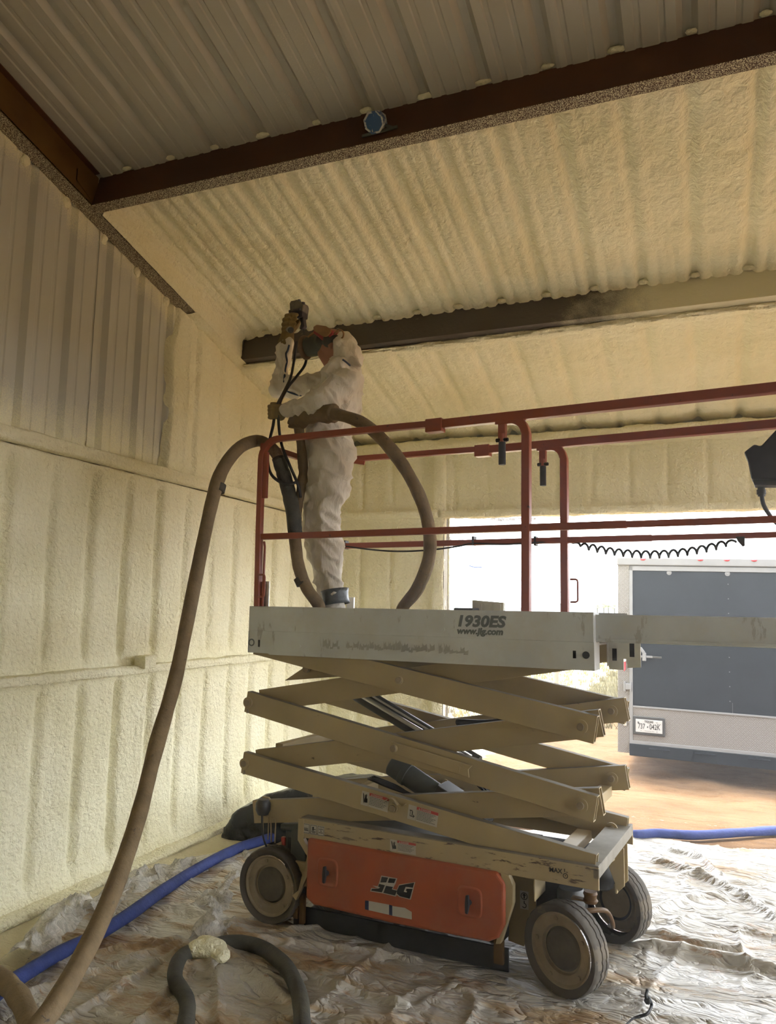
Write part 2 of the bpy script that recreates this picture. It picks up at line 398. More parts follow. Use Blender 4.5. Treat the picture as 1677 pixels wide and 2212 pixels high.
rafter_under(4.33, 6.6).build('spray_foam', M['foam'], rf, smooth=True)
rafter_foam(4.99, 6.6, .02).build('spray_foam', M['foam'], rf, smooth=True)

# purlins -------------------------------------------------------------------------
def purlin(name, y, mweb, mflange):
    r = empty(name); tag(r, kind='structure')
    L0, L1 = XWEB, XR
    m = MB(); m.extr([(L0, y, zb(y)), (L0, y+.2*SL, zb(y)+.2), (L0, y+.2*SL+.004, zb(y)+.2), (L0, y+.004, zb(y))], (L1-L0, 0, 0)); m.build('web', mweb, r)
    m = MB(); y2 = y+.063; m.extr([(L0, y, zb(y)-.003), (L0, y2, zb(y2)-.003), (L0, y2, zb(y2)), (L0, y, zb(y))], (L1-L0, 0, 0)); m.build('bottom_flange', mflange, r)
    return r
    m = MB(); ya = y+.2*SL; yb = ya-.05; m.extr([(L0, ya, zb(ya)+.2), (L0, yb, zb(yb)+.2), (L0, yb, zb(yb)+.203), (L0, ya, zb(ya)+.203)], (L1-L0, 0, 0)); m.build('top_flange', mweb, r)
    return r
pu1 = purlin('steel_purlin', 3.31, M['primer'], M['primer_speck'])
pu2 = purlin('steel_purlin', 4.93, M['purlin2'], M['purlin2'])
pu3 = purlin('steel_purlin', 1.69, M['primer'], M['primer'])
MB().extr([(XWEB+.001, 3.30, zb(3.3)+.02), (XWEB+.001, 3.30, zb(3.3)+.19), (XWEB+.001, 3.18, zb(3.18)+.12), (XWEB+.001, 3.18, zb(3.18)+.05)], (.006, 0, 0)).build('clip_plate', M['rust'], pu1)

# roof: bare sheets in the near bays, foamed bays beyond ----------------------------
ce = empty('ceiling'); tag(ce, kind='structure')
x = RX0-PER*11+.06
while x < XR:
    a, b = max(x, XWEB-.1), min(x+3*PER, XR)
    xs = rib_stops(a+.001, b, RX0); X = np.zeros((len(xs), 2, 3)); lip = .003*(1-np.clip((xs-a)/.012, 0, 1))
    for j, y in enumerate((YF, 3.40)):
        X[:, j, 0] = xs; X[:, j, 1] = y; X[:, j, 2] = zb(y)+.206+rib(xs-RX0)-lip
    heightmesh(X).build('roof_panel', M['roof_panel'], ce); x += 3*PER
def roof_foam(y0, y1, off, thin, res=.014, xmax=XR):
    nx = int((xmax-XWEB)/res); ny = int((y1-y0)/(res*1.3)); X0 = np.linspace(XWEB, xmax, nx)[:, None]*np.ones(ny); Y = np.linspace(y0, y1, ny)[None]*np.ones((nx, 1))
    k = thin(X0, Y)                              # 1 = thin foam that still shows the sheet, 0 = thick and lumpy
    Xw = X0+.02*vn(Y*1.5, X0*.8)*(1-k)
    sharp = np.clip(rib(Xw-RX0)/.032, 0, 1.2)
    soft = soft_rib(Xw-RX0, .028)*(.7+.8*vn(np.floor((X0-RX0)/PER+.5)*5.1, Y*1.1))
    minor = .009*(soft_rib(Xw-RX0-.1017, .014)+soft_rib(Xw-RX0+.1017, .014))
    z = zb(Y)+off + k*(.036*sharp+minor)+(1-k)*(.042*soft) - (1-k)*.022 - (1-k)*(.026*fbm(X0*3.3, Y*.9, 3)+.016*fbm(X0*22, Y*14, 3)) - .003*fbm(X0*30, Y*24, 2) - .006*fbm(X0*11, Y*1.6+7, 3)
    z += -.018*sstep(XWEB+.10, XWEB, X0) - .016*sstep(y1-.03, y1-.005, Y)*(y1 < 6)
    m = heightmesh(np.stack([X0, Y, z], -1)); return m
roof_foam(3.385, 4.995, .192, lambda x, y: 1-.92*sstep(-1.6, .5, x+.5*fbm(x, y*.7, 2))*sstep(4.95, 4.5, y)).build('spray_foam', M['foam_roof'], ce, smooth=True)
roof_foam(4.97, YB, .150, lambda x, y: .25+0*x).build('spray_foam', M['foam_roof'], ce, smooth=True)
foam_strip((XWEB, 5.035, zb(5.035)-.006), (XR, 5.035, zb(5.035)-.006), .10, .032, n=300, seed=21, amp=.022).build('foam_ridge', M['foam'], ce, smooth=True)
m = MB(); m.extr([(-3.5, YF-.1, zb(YF-.1)+.30), (-3.5, YB+.3, zb(YB+.3)+.30), (-3.5, YB+.3, zb(YB+.3)+.33), (-3.5, YF-.1, zb(YF-.1)+.33)], (XR+3.7, 0, 0)); m.build('outer_skin', M['roof_panel'], ce)
# foam lumps where the sheet folds cross the steel
def lump(name, c, r, parent, seed):
    m = MB(); m.ell((0, 0, 0), (1, 1, 1), 14, 9); v = m.v[0]
    k = 1+.55*fbm(v[:, 0]*1.7+seed, v[:, 1]*1.7+v[:, 2]*2.3+seed*3, 3); m.v[0] = v*k[:, None]*np.array(r)+np.array(c)
    return m.build(name, M['foam'], parent, smooth=True)
k = 0
for i in range(-11, 14):
    xx = RX0+i*PER
    if xx < XWEB+.08 or xx > XR: continue
    y = 3.34; lump('foam_bead', (xx+.03*random.random()-.01, y+.008, zb(y)+.2+.014), (.024+.034*random.random(), .016, .006+.007*random.random()), ce, i)
    if xx < 1.6: y = 4.955; lump('foam_bead', (xx+.015*random.random(), y, zb(y)+.2+.006), (.032+.015*random.random(), .022, .015), ce, i+40)
for i in range(-3, 5):
    y = 2.925+PER*i*1.01
    if y < 4.2: lump('foam_bead', (XW-.005, y-.005, zb(y)-.024), (.022, .030, .036), wl, i+80)

# back wall with the wide doorway ----------------------------------------------------
wb = empty('wall_back'); tag(wb, kind='structure')
XJ = -2.13; ZH = 2.42; XD = 4.3
def back_foam(x0, x1, z0, z1, y=YB, dep=.022, ph=-2.96, amp=.007):
    nx = int((x1-x0)/.015); nz = max(8, int((z1-z0)/.02)); X0 = np.linspace(x0, x1, nx)[:, None]*np.ones(nz); Z = np.linspace(z0, z1, nz)[None]*np.ones((nx, 1))
    yy = y-.01 + dep*soft_rib(X0-ph+.02*vn(Z*2, X0), .022)*sstep(0, .08, Z-z0)*sstep(0, .06, z1-Z) + amp*fbm(X0*5, Z*2, 3)+.004*fbm(X0*24, Z*20, 2)
    yy -= .02*sstep(.05, 0, Z-z0)+.02*sstep(.05, 0, z1-Z)
    m = MB(); m.open = True; m.grid(np.stack([X0, yy, Z], -1)[::-1]); return m
back_foam(XW, -2.19, 0, 1.19).build('spray_foam', M['foam'], wb, smooth=True)
back_foam(XW, -2.19, 1.2, 2.44).build('spray_foam', M['foam'], wb, smooth=True)
back_foam(XW, -2.19, 2.49, 3.06).build('spray_foam', M['foam'], wb, smooth=True)
back_foam(-2.14, XR, 2.47, 3.06, dep=.015).build('spray_foam', M['foam'], wb, smooth=True)
back_foam(XD, XR, 0, 2.5).build('spray_foam', M['foam'], wb, smooth=True)
foam_strip((XW, YB-.03, 2.468), (-2.18, YB-.03, 2.468), .10, .075, seed=31).build('girt', M['foam'], wb, smooth=True)
foam_strip((XW, YB-.03, 1.205), (-2.18, YB-.03, 1.205), .10, .07, seed=37).build('girt', M['foam'], wb, smooth=True)
foam_strip((XW, YB-.05, 3.065), (XR, YB-.05, 3.075), .20, .13, n=420, seed=41, amp=.022).build('eave_strut', M['foam'], wb, smooth=True)
m = MB(); m.box((-3.5, YB+.10, 0), (-2.13, YB+.13, 3.6)); m.box((-2.13, YB+.10, ZH+.02), (XR+.1, YB+.13, 3.6)); m.box((XD, YB+.1, 0), (XR+.1, YB+.13, ZH+.02)); m.build('outer_skin', M['wall_panel'], wb)
MB().box((XJ-.004, YB-.055, 0), (XJ+.004, YB+.05, ZH)).build('door_jamb', M['primer_speck'], wb)
foam_strip((XJ-.05, YB-.02, 0), (XJ-.05, YB-.02, 3.04), .11, .085, n=160, seed=45, amp=.010).build('door_post', M['foam'], wb, smooth=True)
foam_strip((XJ-.02, YB-.03, ZH+.035), (XR, YB-.03, ZH+.035), .11, .07, n=420, seed=51, amp=.012).build('door_header', M['foam'], wb, smooth=True)

# the parts of the shell behind the camera: right wall and front wall, the right one opened up for extra daylight
wr = empty('wall_right'); tag(wr, kind='structure')
def plate(mb, a, b, c, d): mb.add([a, b, c, d], [(0, 1, 2, 3)])
m = MB(); m.open = True
for y0, y1, z0, z1 in WALL_R:
    plate(m, (XR, y0, z0), (XR, y1, z0), (XR, y1, z1), (XR, y0, z1))
plate(m, (XR, YF, 3.1), (XR, YB, 3.1), (XR, YB, zb(YB)+.2), (XR, YF, zb(YF)+.2))
m.build('foam_wall_surface', M['foam'], wr)
wf = empty('wall_front'); tag(wf, kind='structure'); m = MB(); m.open = True
for x0, x1, z0, z1 in WALL_F:
    plate(m, (x0, YF, z0), (x1, YF, z0), (x1, YF, z1), (x0, YF, z1))
m.build('foam_wall_surface', M['foam'], wf)
m = MB(); m.open = True; plate(m, (XW, YF, 0), (XW, .92, 0), (XW, .92, 2.45), (XW, YF, 2.45)); plate(m, (XW-.01, YF, 2.4), (XW-.01, .78, 2.4), (XW-.01, .78, zb(.78)+.1), (XW-.01, YF, zb(YF)+.1))
m.build('foam_wall_surface', M['foam'], wl)

# ground ------------------------------------------------------------------------------
def dirt_mat():
    t = NT('red_dirt'); co = t.coord('Object'); f = t.noise(co, 1.1, 8, .65); g = t.noise(co, 9, 6, .7, 1.2, vec_scale=(.35, 1, 1))
    sx = t.n('ShaderNodeSeparateXYZ'); t.l(co, sx.inputs[0])
    c = t.ramp(f, [(.25, (.098, .054, .026)), (.5, (.135, .080, .042)), (.75, (.170, .106, .060))])
    c = t.mix(t.ramp(g, [(.50, 0.0), (.72, .65)]), c, (.050, .026, .013)); c = t.mix(t.ramp(t.noise(co, 55, 3), [(.62, 0.0), (.72, .5)]), c, (.25, .19, .13))
    # dry grass takes over away from the shed; powdery foam lies along the left wall
    gr = t.ramp(t.math('ADD', t.math('MULTIPLY', t.math('SUBTRACT', sx.outputs[1], 13.5), .35), t.math('MULTIPLY', t.math('SUBTRACT', t.noise(co, .8, 6, .7), .5), 2.5)), [(0.0, 0.0), (.6, 1.0)])
    gc = t.ramp(t.noise(co, 2.5, 8, .75), [(.3, (.028, .024, .010)), (.55, (.060, .052, .024)), (.75, (.090, .079, .043))])
    c = t.mix(gr, c, gc)
    over = t.math('ADD', t.math('MULTIPLY', t.math('SUBTRACT', -2.62, sx.outputs[0]), 3.0), t.math('MULTIPLY', t.math('SUBTRACT', t.noise(co, 3, 6, .65), .5), 1.6))
    c = t.mix(t.math('MULTIPLY', t.ramp(over, [(0.0, 0.0), (.8, .9)]), t.ramp(sx.outputs[1], [(.0, 1.0), (1.0, 1.0)])), c, (FOAM[0]*.85, FOAM[1]*.82, FOAM[2]*.8))
    t.set(Base__Color=c, Roughness=.95, Specular__IOR__Level=.1)
    t.bump(t.math('ADD', g, t.math('MULTIPLY', t.noise(co, 30, 4, .7), .5)), .03, .8); return t.m
M['dirt'] = dirt_mat()
def gh(X, Y):
    out = sstep(6.6, 9.2, Y); z = -.26*out - .6*sstep(30, 200, Y)
    z = z + (.004+.020*out*(1-sstep(14, 30, Y)))*fbm(X*2.2, Y*2.2, 4)*2 + .006*out*fbm(X*9, Y*16, 2)
    return z-.002
def ground(x0, x1, y0, y1, nx, ny, hole=None):
    X0, Y0 = np.meshgrid(np.linspace(x0, x1, nx), np.linspace(y0, y1, ny), indexing='ij')
    return heightmesh(np.stack([X0, Y0, gh(X0, Y0)], -1))
fl = empty('floor'); tag(fl, kind='structure')
ground(-3.6, 5, -3, 6.7, 220, 240).build('packed_dirt', M['dirt'], fl, smooth=True)
g2 = ground(-8, 8, 6.7, 22, 330, 330).build('ground', M['dirt'], None, smooth=True); tag(g2, kind='structure')
m = MB(); m.open = True
NZ = 90
th = np.linspace(0, 2*PI, NZ); rr = np.array([0, 8, 22, 60, 200, 900])
for (x0, x1, y0, y1) in ((-400, 400, 22, 900), (-400, -8, -300, 22), (8, 400, -300, 22), (-8, -3.6, -300, 6.7), (5, 8, -300, 6.7), (-3.6, 5, -300, -3)):
    z = lambda x, y: float(gh(np.array(x), np.array(max(y, 6.6 if y < 6.6 else y)))) if y > 6.6 else -.004
    m.add([(x0, y0, -.27 if y0 >= 22 else -.01), (x1, y0, -.27 if y0 >= 22 else -.01), (x1, y1, -.87 if y1 > 100 else (-.27 if y1 == 22 else -.01)), (x0, y1, -.87 if y1 > 100 else (-.27 if y1 == 22 else -.01))], [(0, 1, 2, 3)])
fg = m.build('field', M['dirt'], None); tag(fg, kind='structure')
# ------------------------------------------------------------------ lettering helper
def text(name, body, size, mat, parent, org, dx, up, shear=0.0, bold=0.0, sx=1.0, lift=.0012, align='LEFT', extrude=.0002):
    cu = bpy.data.curves.new(name, 'FONT'); cu.body = body; cu.size = size; cu.shear = shear; cu.offset = bold; cu.extrude = extrude; cu.align_x = align; cu.resolution_u = 3
    tmp = bpy.data.objects.new(name+'_curve', cu); me = bpy.data.meshes.new_from_object(tmp)
    bpy.data.objects.remove(tmp); bpy.data.curves.remove(cu)
    me.name = name; me.materials.clear(); me.materials.append(mat)
    o = bpy.data.objects.new(name, me); COL.objects.link(o)
    dx = Vector(dx).normalized(); up = Vector(up).normalized(); n = dx.cross(up)
    m = Matrix.Identity(4)
    for i in range(3): m[i][0] = dx[i]*sx; m[i][1] = up[i]; m[i][2] = n[i]; m[i][3] = org[i]+n[i]*lift
    o.parent = parent; o.matrix_local = m; return o
def decal(name, mat, parent, org, dx, up, polys, lift=.001, thick=.0004):
    """flat print: polygons in a local dx/up frame"""
    dx = np.array(dx, float); dx /= np.linalg.norm(dx); up = np.array(up, float); up -= dx*np.dot(up, dx); up /= np.linalg.norm(up); n = np.cross(dx, up); m = MB()
    for p in polys: m.extr([np.array(org)+dx*a+up*b+n*lift for a, b in p], n*thick)
    return m.build(name, mat, parent)
def rectp(x0, y0, x1, y1): return [(x0, y0), (x1, y0), (x1, y1), (x0, y1)]
X_, Z_ = (1, 0, 0), (0, 0, 1)

# ------------------------------------------------------------------ scissor lift
lift = empty('scissor_lift', tuple(LO), TH)
tag(lift, 'tan scissor lift with orange red rails and battery cover, raised on its folded arms', 'lift')
WD = .76
# chassis
ch = MB().box((-1.32, 0, .455), (.165, .012, .55)).build('chassis', M['lift_tan_worn'], lift, bevel=.003)
m = MB(); m.box((-1.32, .748, .455), (.165, .76, .55)); m.build('side_rail', M['lift_tan'], ch)
m = MB(); m.box((-1.32, .0, .545), (.165, .06, .553)); m.box((-1.32, .70, .545), (.165, .76, .553)); m.build('deck_edge', M['dark_wear'], ch, bevel=.002, seg=1)
MB().box((.055, .06, .545), (.165, .70, .553)).build('deck_plate', M['dark_wear'], ch, bevel=.002)
MB().box((-1.32, .06, .44), (.055, .70, .446)).build('deck_plate', M['steel_dark'], ch)
MB().box((.140, .0, .50), (.165, .76, .546)).build('front_beam', M['dark_wear'], ch, bevel=.003)
MB().prism([tuple(P(u, v, .16)[[0, 2]]) for u, v in ((1098, 1880), (1158, 1890), (1158, 1995), (1132, 2045), (1098, 2032))], .16, .17).build('front_bracket', M['lift_tan'], ch, bevel=.002)
MB().box((-.118, .012, .36), (-.112, .17, .455)).build('front_bracket', M['lift_tan'], ch, bevel=.002)
m = MB(); m.prism([(-.262, .46), (-.225, .455), (-.205, .415), (-.205, .34), (-.262, .165), (-.285, .16), (-.24, .35)], -.006, .03); m.build('tray_edge', M['lift_tan'], ch, bevel=.002)
m = MB(); m.prism([(-1.335, .545), (-1.30, .545), (-1.30, .45), (-1.265, .40), (-1.265, .36), (-1.335, .44)], -.004, .02)
m.prism([(-1.265, .29), (-1.335, .15), (-1.36, .17), (-1.30, .22), (-1.268, .42)], -.002, .02); m.build('tray_edge', M['lift_tan'], ch, bevel=.002)
m = MB(); m.box((-1.25, .05, .14), (-.28, .70, .45)); m.build('battery_box', M['steel_dark'], ch)
MB().box((-1.42, .12, .12), (-1.25, .64, .46)).build('axle_housing', M['steel_dark'], ch, bevel=.01)
m = MB(); m.box((-.25, .19, .12), (-.02, .58, .45)); m.build('axle_housing', M['steel_dark'], ch, bevel=.01)
# warning pictures on the near rail
lab = decal('safety_label', M['white_label'], ch, (-1.305, 0, .478), X_, Z_, [rectp(0, 0, .040, .048), rectp(.043, 0, .083, .048), rectp(.086, 0, .126, .048)])
for k in range(3):
    x = .043*k; polys = [rectp(x+.002, .002, x+.038, .004), rectp(x+.002, .044, x+.038, .046), rectp(x+.002, .002, x+.004, .046), rectp(x+.036, .002, x+.038, .046), rectp(x+.008, .014, x+.032, .017)]
    if k == 0: polys += [rectp(x+.008+.006*q, .017, x+.011+.006*q, .028) for q in range(4)]
    if k == 1: polys += [rectp(x+.012, .02, x+.022, .038), rectp(x+.024, .024, x+.031, .028), rectp(x+.012, .008, x+.03, .011)]
    if k == 2: polys += [rectp(x+.008, .03, x+.032, .033), rectp(x+.014, .022, x+.026, .025), rectp(x+.01, .038, x+.03, .04)]
    decal('pictogram', M['ink'], ch, (-1.305, 0, .478), X_, Z_, polys, .002)
def danger(parent, org, dx, up, w, h, word, hand=True):
    lb = decal('warning_label', M['white_label'], parent, org, dx, up, [rectp(0, 0, w*.27, h), rectp(w*.285, 0, w, h)])
    decal('label_band', M['red_label'], parent, org, dx, up, [rectp(w*.285, h*.80, w, h)], .0018)
    ln = []
    for k in range(6 if hand else 7):
        y = h*(.70-.105*k) if hand else h*(.71-.095*k); e = w*(.93-.12*((k*37) % 3)/2)
        x = w*.31
        while x < e:
            q = w*(.03+.035*random.random()); ln.append(rectp(x, y, min(e, x+q), y+h*.032)); x += q+w*.012
    decal('label_text', M['ink'], parent, org, dx, up, ln, .0016)
    s = w*.27
    if hand: pol = [[(s*.15, h*.88), (s*.30, h*.80), (s*.48, h*.30), (s*.40, h*.12)], [(s*.45, h*.75), (s*.55, h*.80), (s*.60, h*.50), (s*.5, h*.45)], [(s*.62, h*.85), (s*.74, h*.80), (s*.70, h*.45), (s*.6, h*.5)], [(s*.45, h*.5), (s*.85, h*.55), (s*.90, h*.25), (s*.5, h*.22)]]
    else: pol = [rectp(s*.2, h*.60, s*.55, h*.66), rectp(s*.28, h*.25, s*.34, h*.6), rectp(s*.28, h*.22, s*.7, h*.28), [(s*.7, h*.15), (s*.9, h*.28), (s*.7, h*.40)], rectp(s*.5, h*.3, s*.62, h*.6)]
    decal('pictogram', M['ink'], parent, org, dx, up, pol, .0016)
    if word:
        o = np.array(org)+np.array(dx)/np.linalg.norm(dx)*w*.42+np.array(up)/np.linalg.norm(up)*h*.83
        text('label_word', word, h*.20, M['white_label'], parent, o, dx, up, bold=.0002, lift=.0024)
        decal('alert_mark', M['white_label'], parent, np.array(org), dx, up, [[(w*.345, h*.84), (w*.405, h*.84), (w*.375, h*.96)]], .0024)
danger(ch, (-.812, 0, .468), (1, 0, 0), Z_, .135, .052, 'DANGER', True)
text('max_lettering', 'MAX', .026, M['ink'], ch, (-.045, 0, .500), X_, Z_, bold=.0006)
ring = [[(.035+.011*math.cos(a), -.012+.011*math.sin(a)), (.035+.011*math.cos(a+.4), -.012+.011*math.sin(a+.4)), (.035+.008*math.cos(a+.4), -.012+.008*math.sin(a+.4)), (.035+.008*math.cos(a), -.012+.008*math.sin(a))] for a in np.arange(0, 2*PI, .4)]
decal('wheel_pictogram', M['ink'], ch, (-.01, 0, .505), X_, Z_, ring+[rectp(.033, -.013, .037, -.009), rectp(.030, .003, .033, .016), rectp(.037, .003, .046, .005)], .001)
hk = decal('hook_label', M['white_label'], ch, tuple(P(1124, 1962, .158)), X_, Z_, [rectp(0, 0, .040, .078)])
hook = []
for a in np.arange(0, 2*PI, .45): hook.append([(.02+.016*math.cos(a), .056+.016*math.sin(a)), (.02+.016*math.cos(a+.45), .056+.016*math.sin(a+.45)), (.02+.013*math.cos(a+.45), .056+.013*math.sin(a+.45)), (.02+.013*math.cos(a), .056+.013*math.sin(a))])
hook += [rectp(.017, .046, .023, .06), [(.011, .058), (.029, .058), (.02, .069)], rectp(.018, .024, .022, .036)]
for a in np.arange(-2.6, 1.5, .4): hook.append([(.02+.011*math.cos(a), .016+.011*math.sin(a)), (.02+.011*math.cos(a+.4), .016+.011*math.sin(a+.4)), (.02+.0075*math.cos(a+.4), .016+.0075*math.sin(a+.4)), (.02+.0075*math.cos(a), .016+.0075*math.sin(a))])
decal('hook_pictogram', M['ink'], ch, tuple(P(1124, 1962, .158)), X_, Z_, hook, .002)

# battery cover with its two latches and the maker's mark
cov = MB().prism([(-1.268, .462), (-.275, .462), (-.238, .420), (-.238, .250), (-.268, .190), (-.315, .165), (-.80, .152), (-1.225, .155), (-1.268, .180)], -.020, .035).build('battery_cover', M['lift_red'], lift, bevel=.014, seg=3)
def recess(cx, cz, w, h):
    m = MB(); n = 20; prof = []
    for k in range(n):
        a = 2*PI*k/n; e = .45; prof.append((np.sign(math.cos(a))*abs(math.cos(a))**e, np.sign(math.sin(a))*abs(math.sin(a))**e))
    v = []
    for s, y in ((1.0, -.0205), (.93, -.0250), (.84, -.0245), (.74, -.0212)): v += [(cx+a*w*s, y, cz+b*h*s) for a, b in prof]
    f = [(r*n+k, r*n+(k+1) % n, (r+1)*n+(k+1) % n, (r+1)*n+k) for r in range(3) for k in range(n)]+[tuple(3*n+k for k in range(n))]
    mm = m.add(v, f); o = mm.build('latch_recess', M['lift_red'], cov, smooth=True)
    l = MB(); l.cyl((cx, -.022, cz), (cx, -.040, cz), .012, 12); l.prism([(cx-.009, cz+.034), (cx+.005, cz+.036), (cx+.008, cz-.010), (cx+.001, cz-.044), (cx-.011, cz-.040), (cx-.012, cz)], -.052, -.038)
    l.build('latch', M['black'], cov, bevel=.003)
recess(-1.143, .320, .060, .068); recess(-.400, .318, .060, .066)
# logo traced as outline plates, in pixels of a close-up -> metres on the cover
def lg(pts): return [(float(P(780+x/11.98, 1870+y/11.98, -.021)[0]), float(P(780+x/11.98, 1870+y/11.98, -.021)[2])) for x, y in pts]
outline = [lg([(525, 255), (940, 330), (895, 465), (850, 545), (825, 600), (925, 630), (985, 490), (1405, 425), (1290, 880), (1000, 810), (930, 760), (895, 800), (550, 715), (235, 665), (262, 575), (440, 590), (300, 515), (430, 535), (470, 440)])]
blackp = [lg(q) for q in ([(540, 285), (705, 308), (655, 432), (505, 432)], [(735, 322), (908, 340), (862, 450), (697, 440)],
      [(470, 470), (622, 505), (545, 690), (270, 645), (285, 600), (460, 590), (500, 560), (448, 540)], [(652, 520), (830, 550), (800, 610), (935, 645), (885, 770), (582, 700)],
      [(995, 510), (1380, 440), (1345, 570), (1160, 545), (1110, 670), (1180, 692), (1195, 660), (1165, 650), (1180, 595), (1338, 600), (1265, 855), (1010, 790), (930, 720), (935, 640)])]
def flat(name, mat, parent, polys, y, t=.0006):
    m = MB()
    for p in polys: m.prism(p, y-t, y)
    return m.build(name, mat, parent)
flat('logo_outline', M['white_label'], cov, outline, -.0205); flat('logo_letters', M['ink'], cov, blackp, -.0213)
def px(q, y): return [(float(P(u, v, y)[0]), float(P(u, v, y)[2])) for u, v in q]
flat('rating_plate', M['white_label'], cov, [px([(797, 1946), (841, 1954), (841, 1976), (797, 1966)], -.02), px([(848, 1957), (875, 1961), (890, 1970), (890, 1986), (848, 1978)], -.02)], -.0205)
flat('rating_plate_trim', M['blue_label'], cov, [px([(789, 1945), (797, 1946), (797, 1966), (789, 1964)], -.02)], -.0205); flat('rating_plate_trim', M['blue_label'], cov, [px([(841, 1954), (848, 1956), (848, 1978), (841, 1976)], -.02)], -.0205)

# pothole guards under the chassis
for y in (.06, .69):
    gb = MB().bar((-1.385, y, .055), (-.247, y, .078), .012, .098).build('pothole_guard', M['black'], lift, bevel=.002)
for q0, q1 in (((-1.372, .03, .05), (-1.345, .06, .20)), ((-1.335, .03, .03), (-1.31, .055, .17)), ((-.31, .036, .06), (-.265, .058, .17))): MB().box(q0, q1).build('guard_link', M['rust'], lift, bevel=.003)

# wheels: tyre, disc, hub
def wheel(c, rz, out):
    w = empty('wheel', c, rz, lift); Rr, hw = .183, .052; s = -1 if out < 0 else 1
    prof = [(.146, .030), (.156, .036), (.170, .050), (.178, .052), (.1835, .044), (.185, .030), (.185, .010), (.181, .008), (.181, .004), (.185, .002), (.185, -.020), (.181, -.022), (.181, -.026), (.185, -.028), (.1835, -.044), (.176, -.052), (.156, -.044), (.146, -.040)]
    def tread(k, i): return 1 - (.020 if (k % 4 == 0 and 4 <= i <= 14) else 0)
    MB().lathe([(r, s*o) for r, o in prof], (0, 0, 0), 'y', 96, tread).build('tire', M['tire'], w, auto=35)
    MB().lathe([(.0, s*.018), (.094, s*.018), (.099, s*.030), (.112, s*.034), (.134, s*.032), (.142, s*.040), (.148, s*.040)], (0, 0, 0), 'y', 48).build('rim', M['rim'], w, auto=30)
    if s < 0:
        MB().lathe([(.0, s*.030), (.052, s*.032), (.078, s*.028), (.086, s*.020), (.090, s*.014)], (0, 0, 0), 'y', 40).build('hub', M['hub'], w, auto=30)
    else:
        MB().lathe([(.0, s*.052), (.055, s*.052), (.065, s*.046), (.072, s*.020), (.09, s*.014)], (0, 0, 0), 'y', 40).build('hub', M['black'], w, auto=30)
    for k in range(5):
        a = 2*PI*k/5+.5; MB().cyl((math.cos(a)*.122, s*.030, math.sin(a)*.122), (math.cos(a)*.122, s*.042, math.sin(a)*.122), .009, 10).build('wheel_bolt', M['rim'], w)
    return w
STE = R(-20)
wheel((.008, .052, .186), STE, -1); wheel((-1.515, .056, .184), 0, -1); wheel((.075, .705, .184), STE, 1); wheel((-1.515, .705, .184), 0, 1)
# steering knuckles over the front wheels
m = MB(); m.lathe([(.0, .40), (.052, .40), (.060, .385), (.060, .31), (.052, .275), (.035, .262), (0, .26)], (.008, .15, 0), 'z', 24); m.build('steer_motor', M['steel_dark'], lift, auto=35)
m = MB(); m.lathe([(.0, .40), (.052, .40), (.060, .385), (.060, .31), (.052, .275), (.035, .262), (0, .26)], (.04, .62, 0), 'z', 24); m.build('steer_motor', M['steel_dark'], lift, auto=35)
m = MB(); m.lathe([(.0, .435), (.026, .435), (.030, .425), (.026, .415), (.026, .405), (.032, .398), (.026, .388), (.0, .388)], (.118, .045, 0), 'z', 20); m.box((.04, .03, .392), (.118, .06, .40)); m.build('tie_rod_end', M['rust'], lift, auto=35)
m = MB(); m.tube(catmull([(.02, .10, .31), (.10, .12, .33), (.15, .2, .31), (.155, .3, .22), (.12, .4, .18)], 6), .011, 8); m.build('steer_link', M['rust'], lift, smooth=True)
m = MB(); m.bar((.10, .42, .47), (.12, .55, .47), .03, .06); m.prism([(.10, .50), (.17, .50), (.17, .33), (.14, .30), (.10, .40)], .50, .508); m.prism([(.10, .50), (.17, .50), (.17, .33), (.14, .30), (.10, .40)], .585, .593); m.box((.125, .50, .29), (.135, .593, .34)); m.build('tow_bracket', M['lift_tan'], lift, bevel=.002)

# rear end: charger boxes, loops and bracket behind the far left wheel
rear = MB().prism([(-1.625, .60), (-1.585, .60), (-1.56, .57), (-1.56, .545), (-1.625, .545)], .08, .095).build('rear_bracket', M['lift_tan'], lift, bevel=.003)
m = MB(); m.prism([(-1.52, .47), (-1.34, .49), (-1.33, .455), (-1.52, .435)], .10, .40); m.build('charger_lid', M['charger'], lift, bevel=.012)
m = MB(); m.box((-1.49, .11, .24), (-1.335, .38, .44)); m.build('charger', M['charger'], lift, bevel=.008)
m = MB(); m.box((-1.468, .105, .27), (-1.425, .111, .41)); m.build('charger_grille', M['ink'], lift)
m = MB(); m.box((-1.507, .10, .36), (-1.485, .12, .405)); m.build('stop_button_plate', M['red_label'], lift)
m = MB(); m.tube(catmull([(-1.60, .07, .39), (-1.60, .06, .50), (-1.595, .06, .508), (-1.575, .06, .508), (-1.57, .07, .50), (-1.57, .07, .39)], 5), .0035, 6); m.tube(catmull([(-1.548, .07, .38), (-1.548, .06, .50), (-1.543, .06, .503), (-1.530, .06, .503), (-1.525, .07, .49), (-1.525, .07, .38)], 5), .0035, 6); m.build('tie_down_loop', M['lift_tan'], lift, smooth=True)
m = MB(); m.lathe([(0, .52), (.028, .515), (.040, .54), (.040, .575), (.026, .592), (0, .595)], (-1.60, .06, 0), 'z', 18); m.build('limit_switch', M['steel_dark'], lift, auto=40)
m = MB(); m.tube(catmull([(-1.60, .05, .53), (-1.595, .05, .45), (-1.575, .05, .38), (-1.545, .07, .33), (-1.50, .12, .31)], 6), .005, 6); m.build('switch_cable', M['black'], lift, smooth=True)
m = MB(); m.prism([(-1.55, .36), (-1.50, .385), (-1.50, .30), (-1.53, .29), (-1.535, .32)], .09, .10); m.build('gusset', M['lift_tan'], lift, bevel=.003)
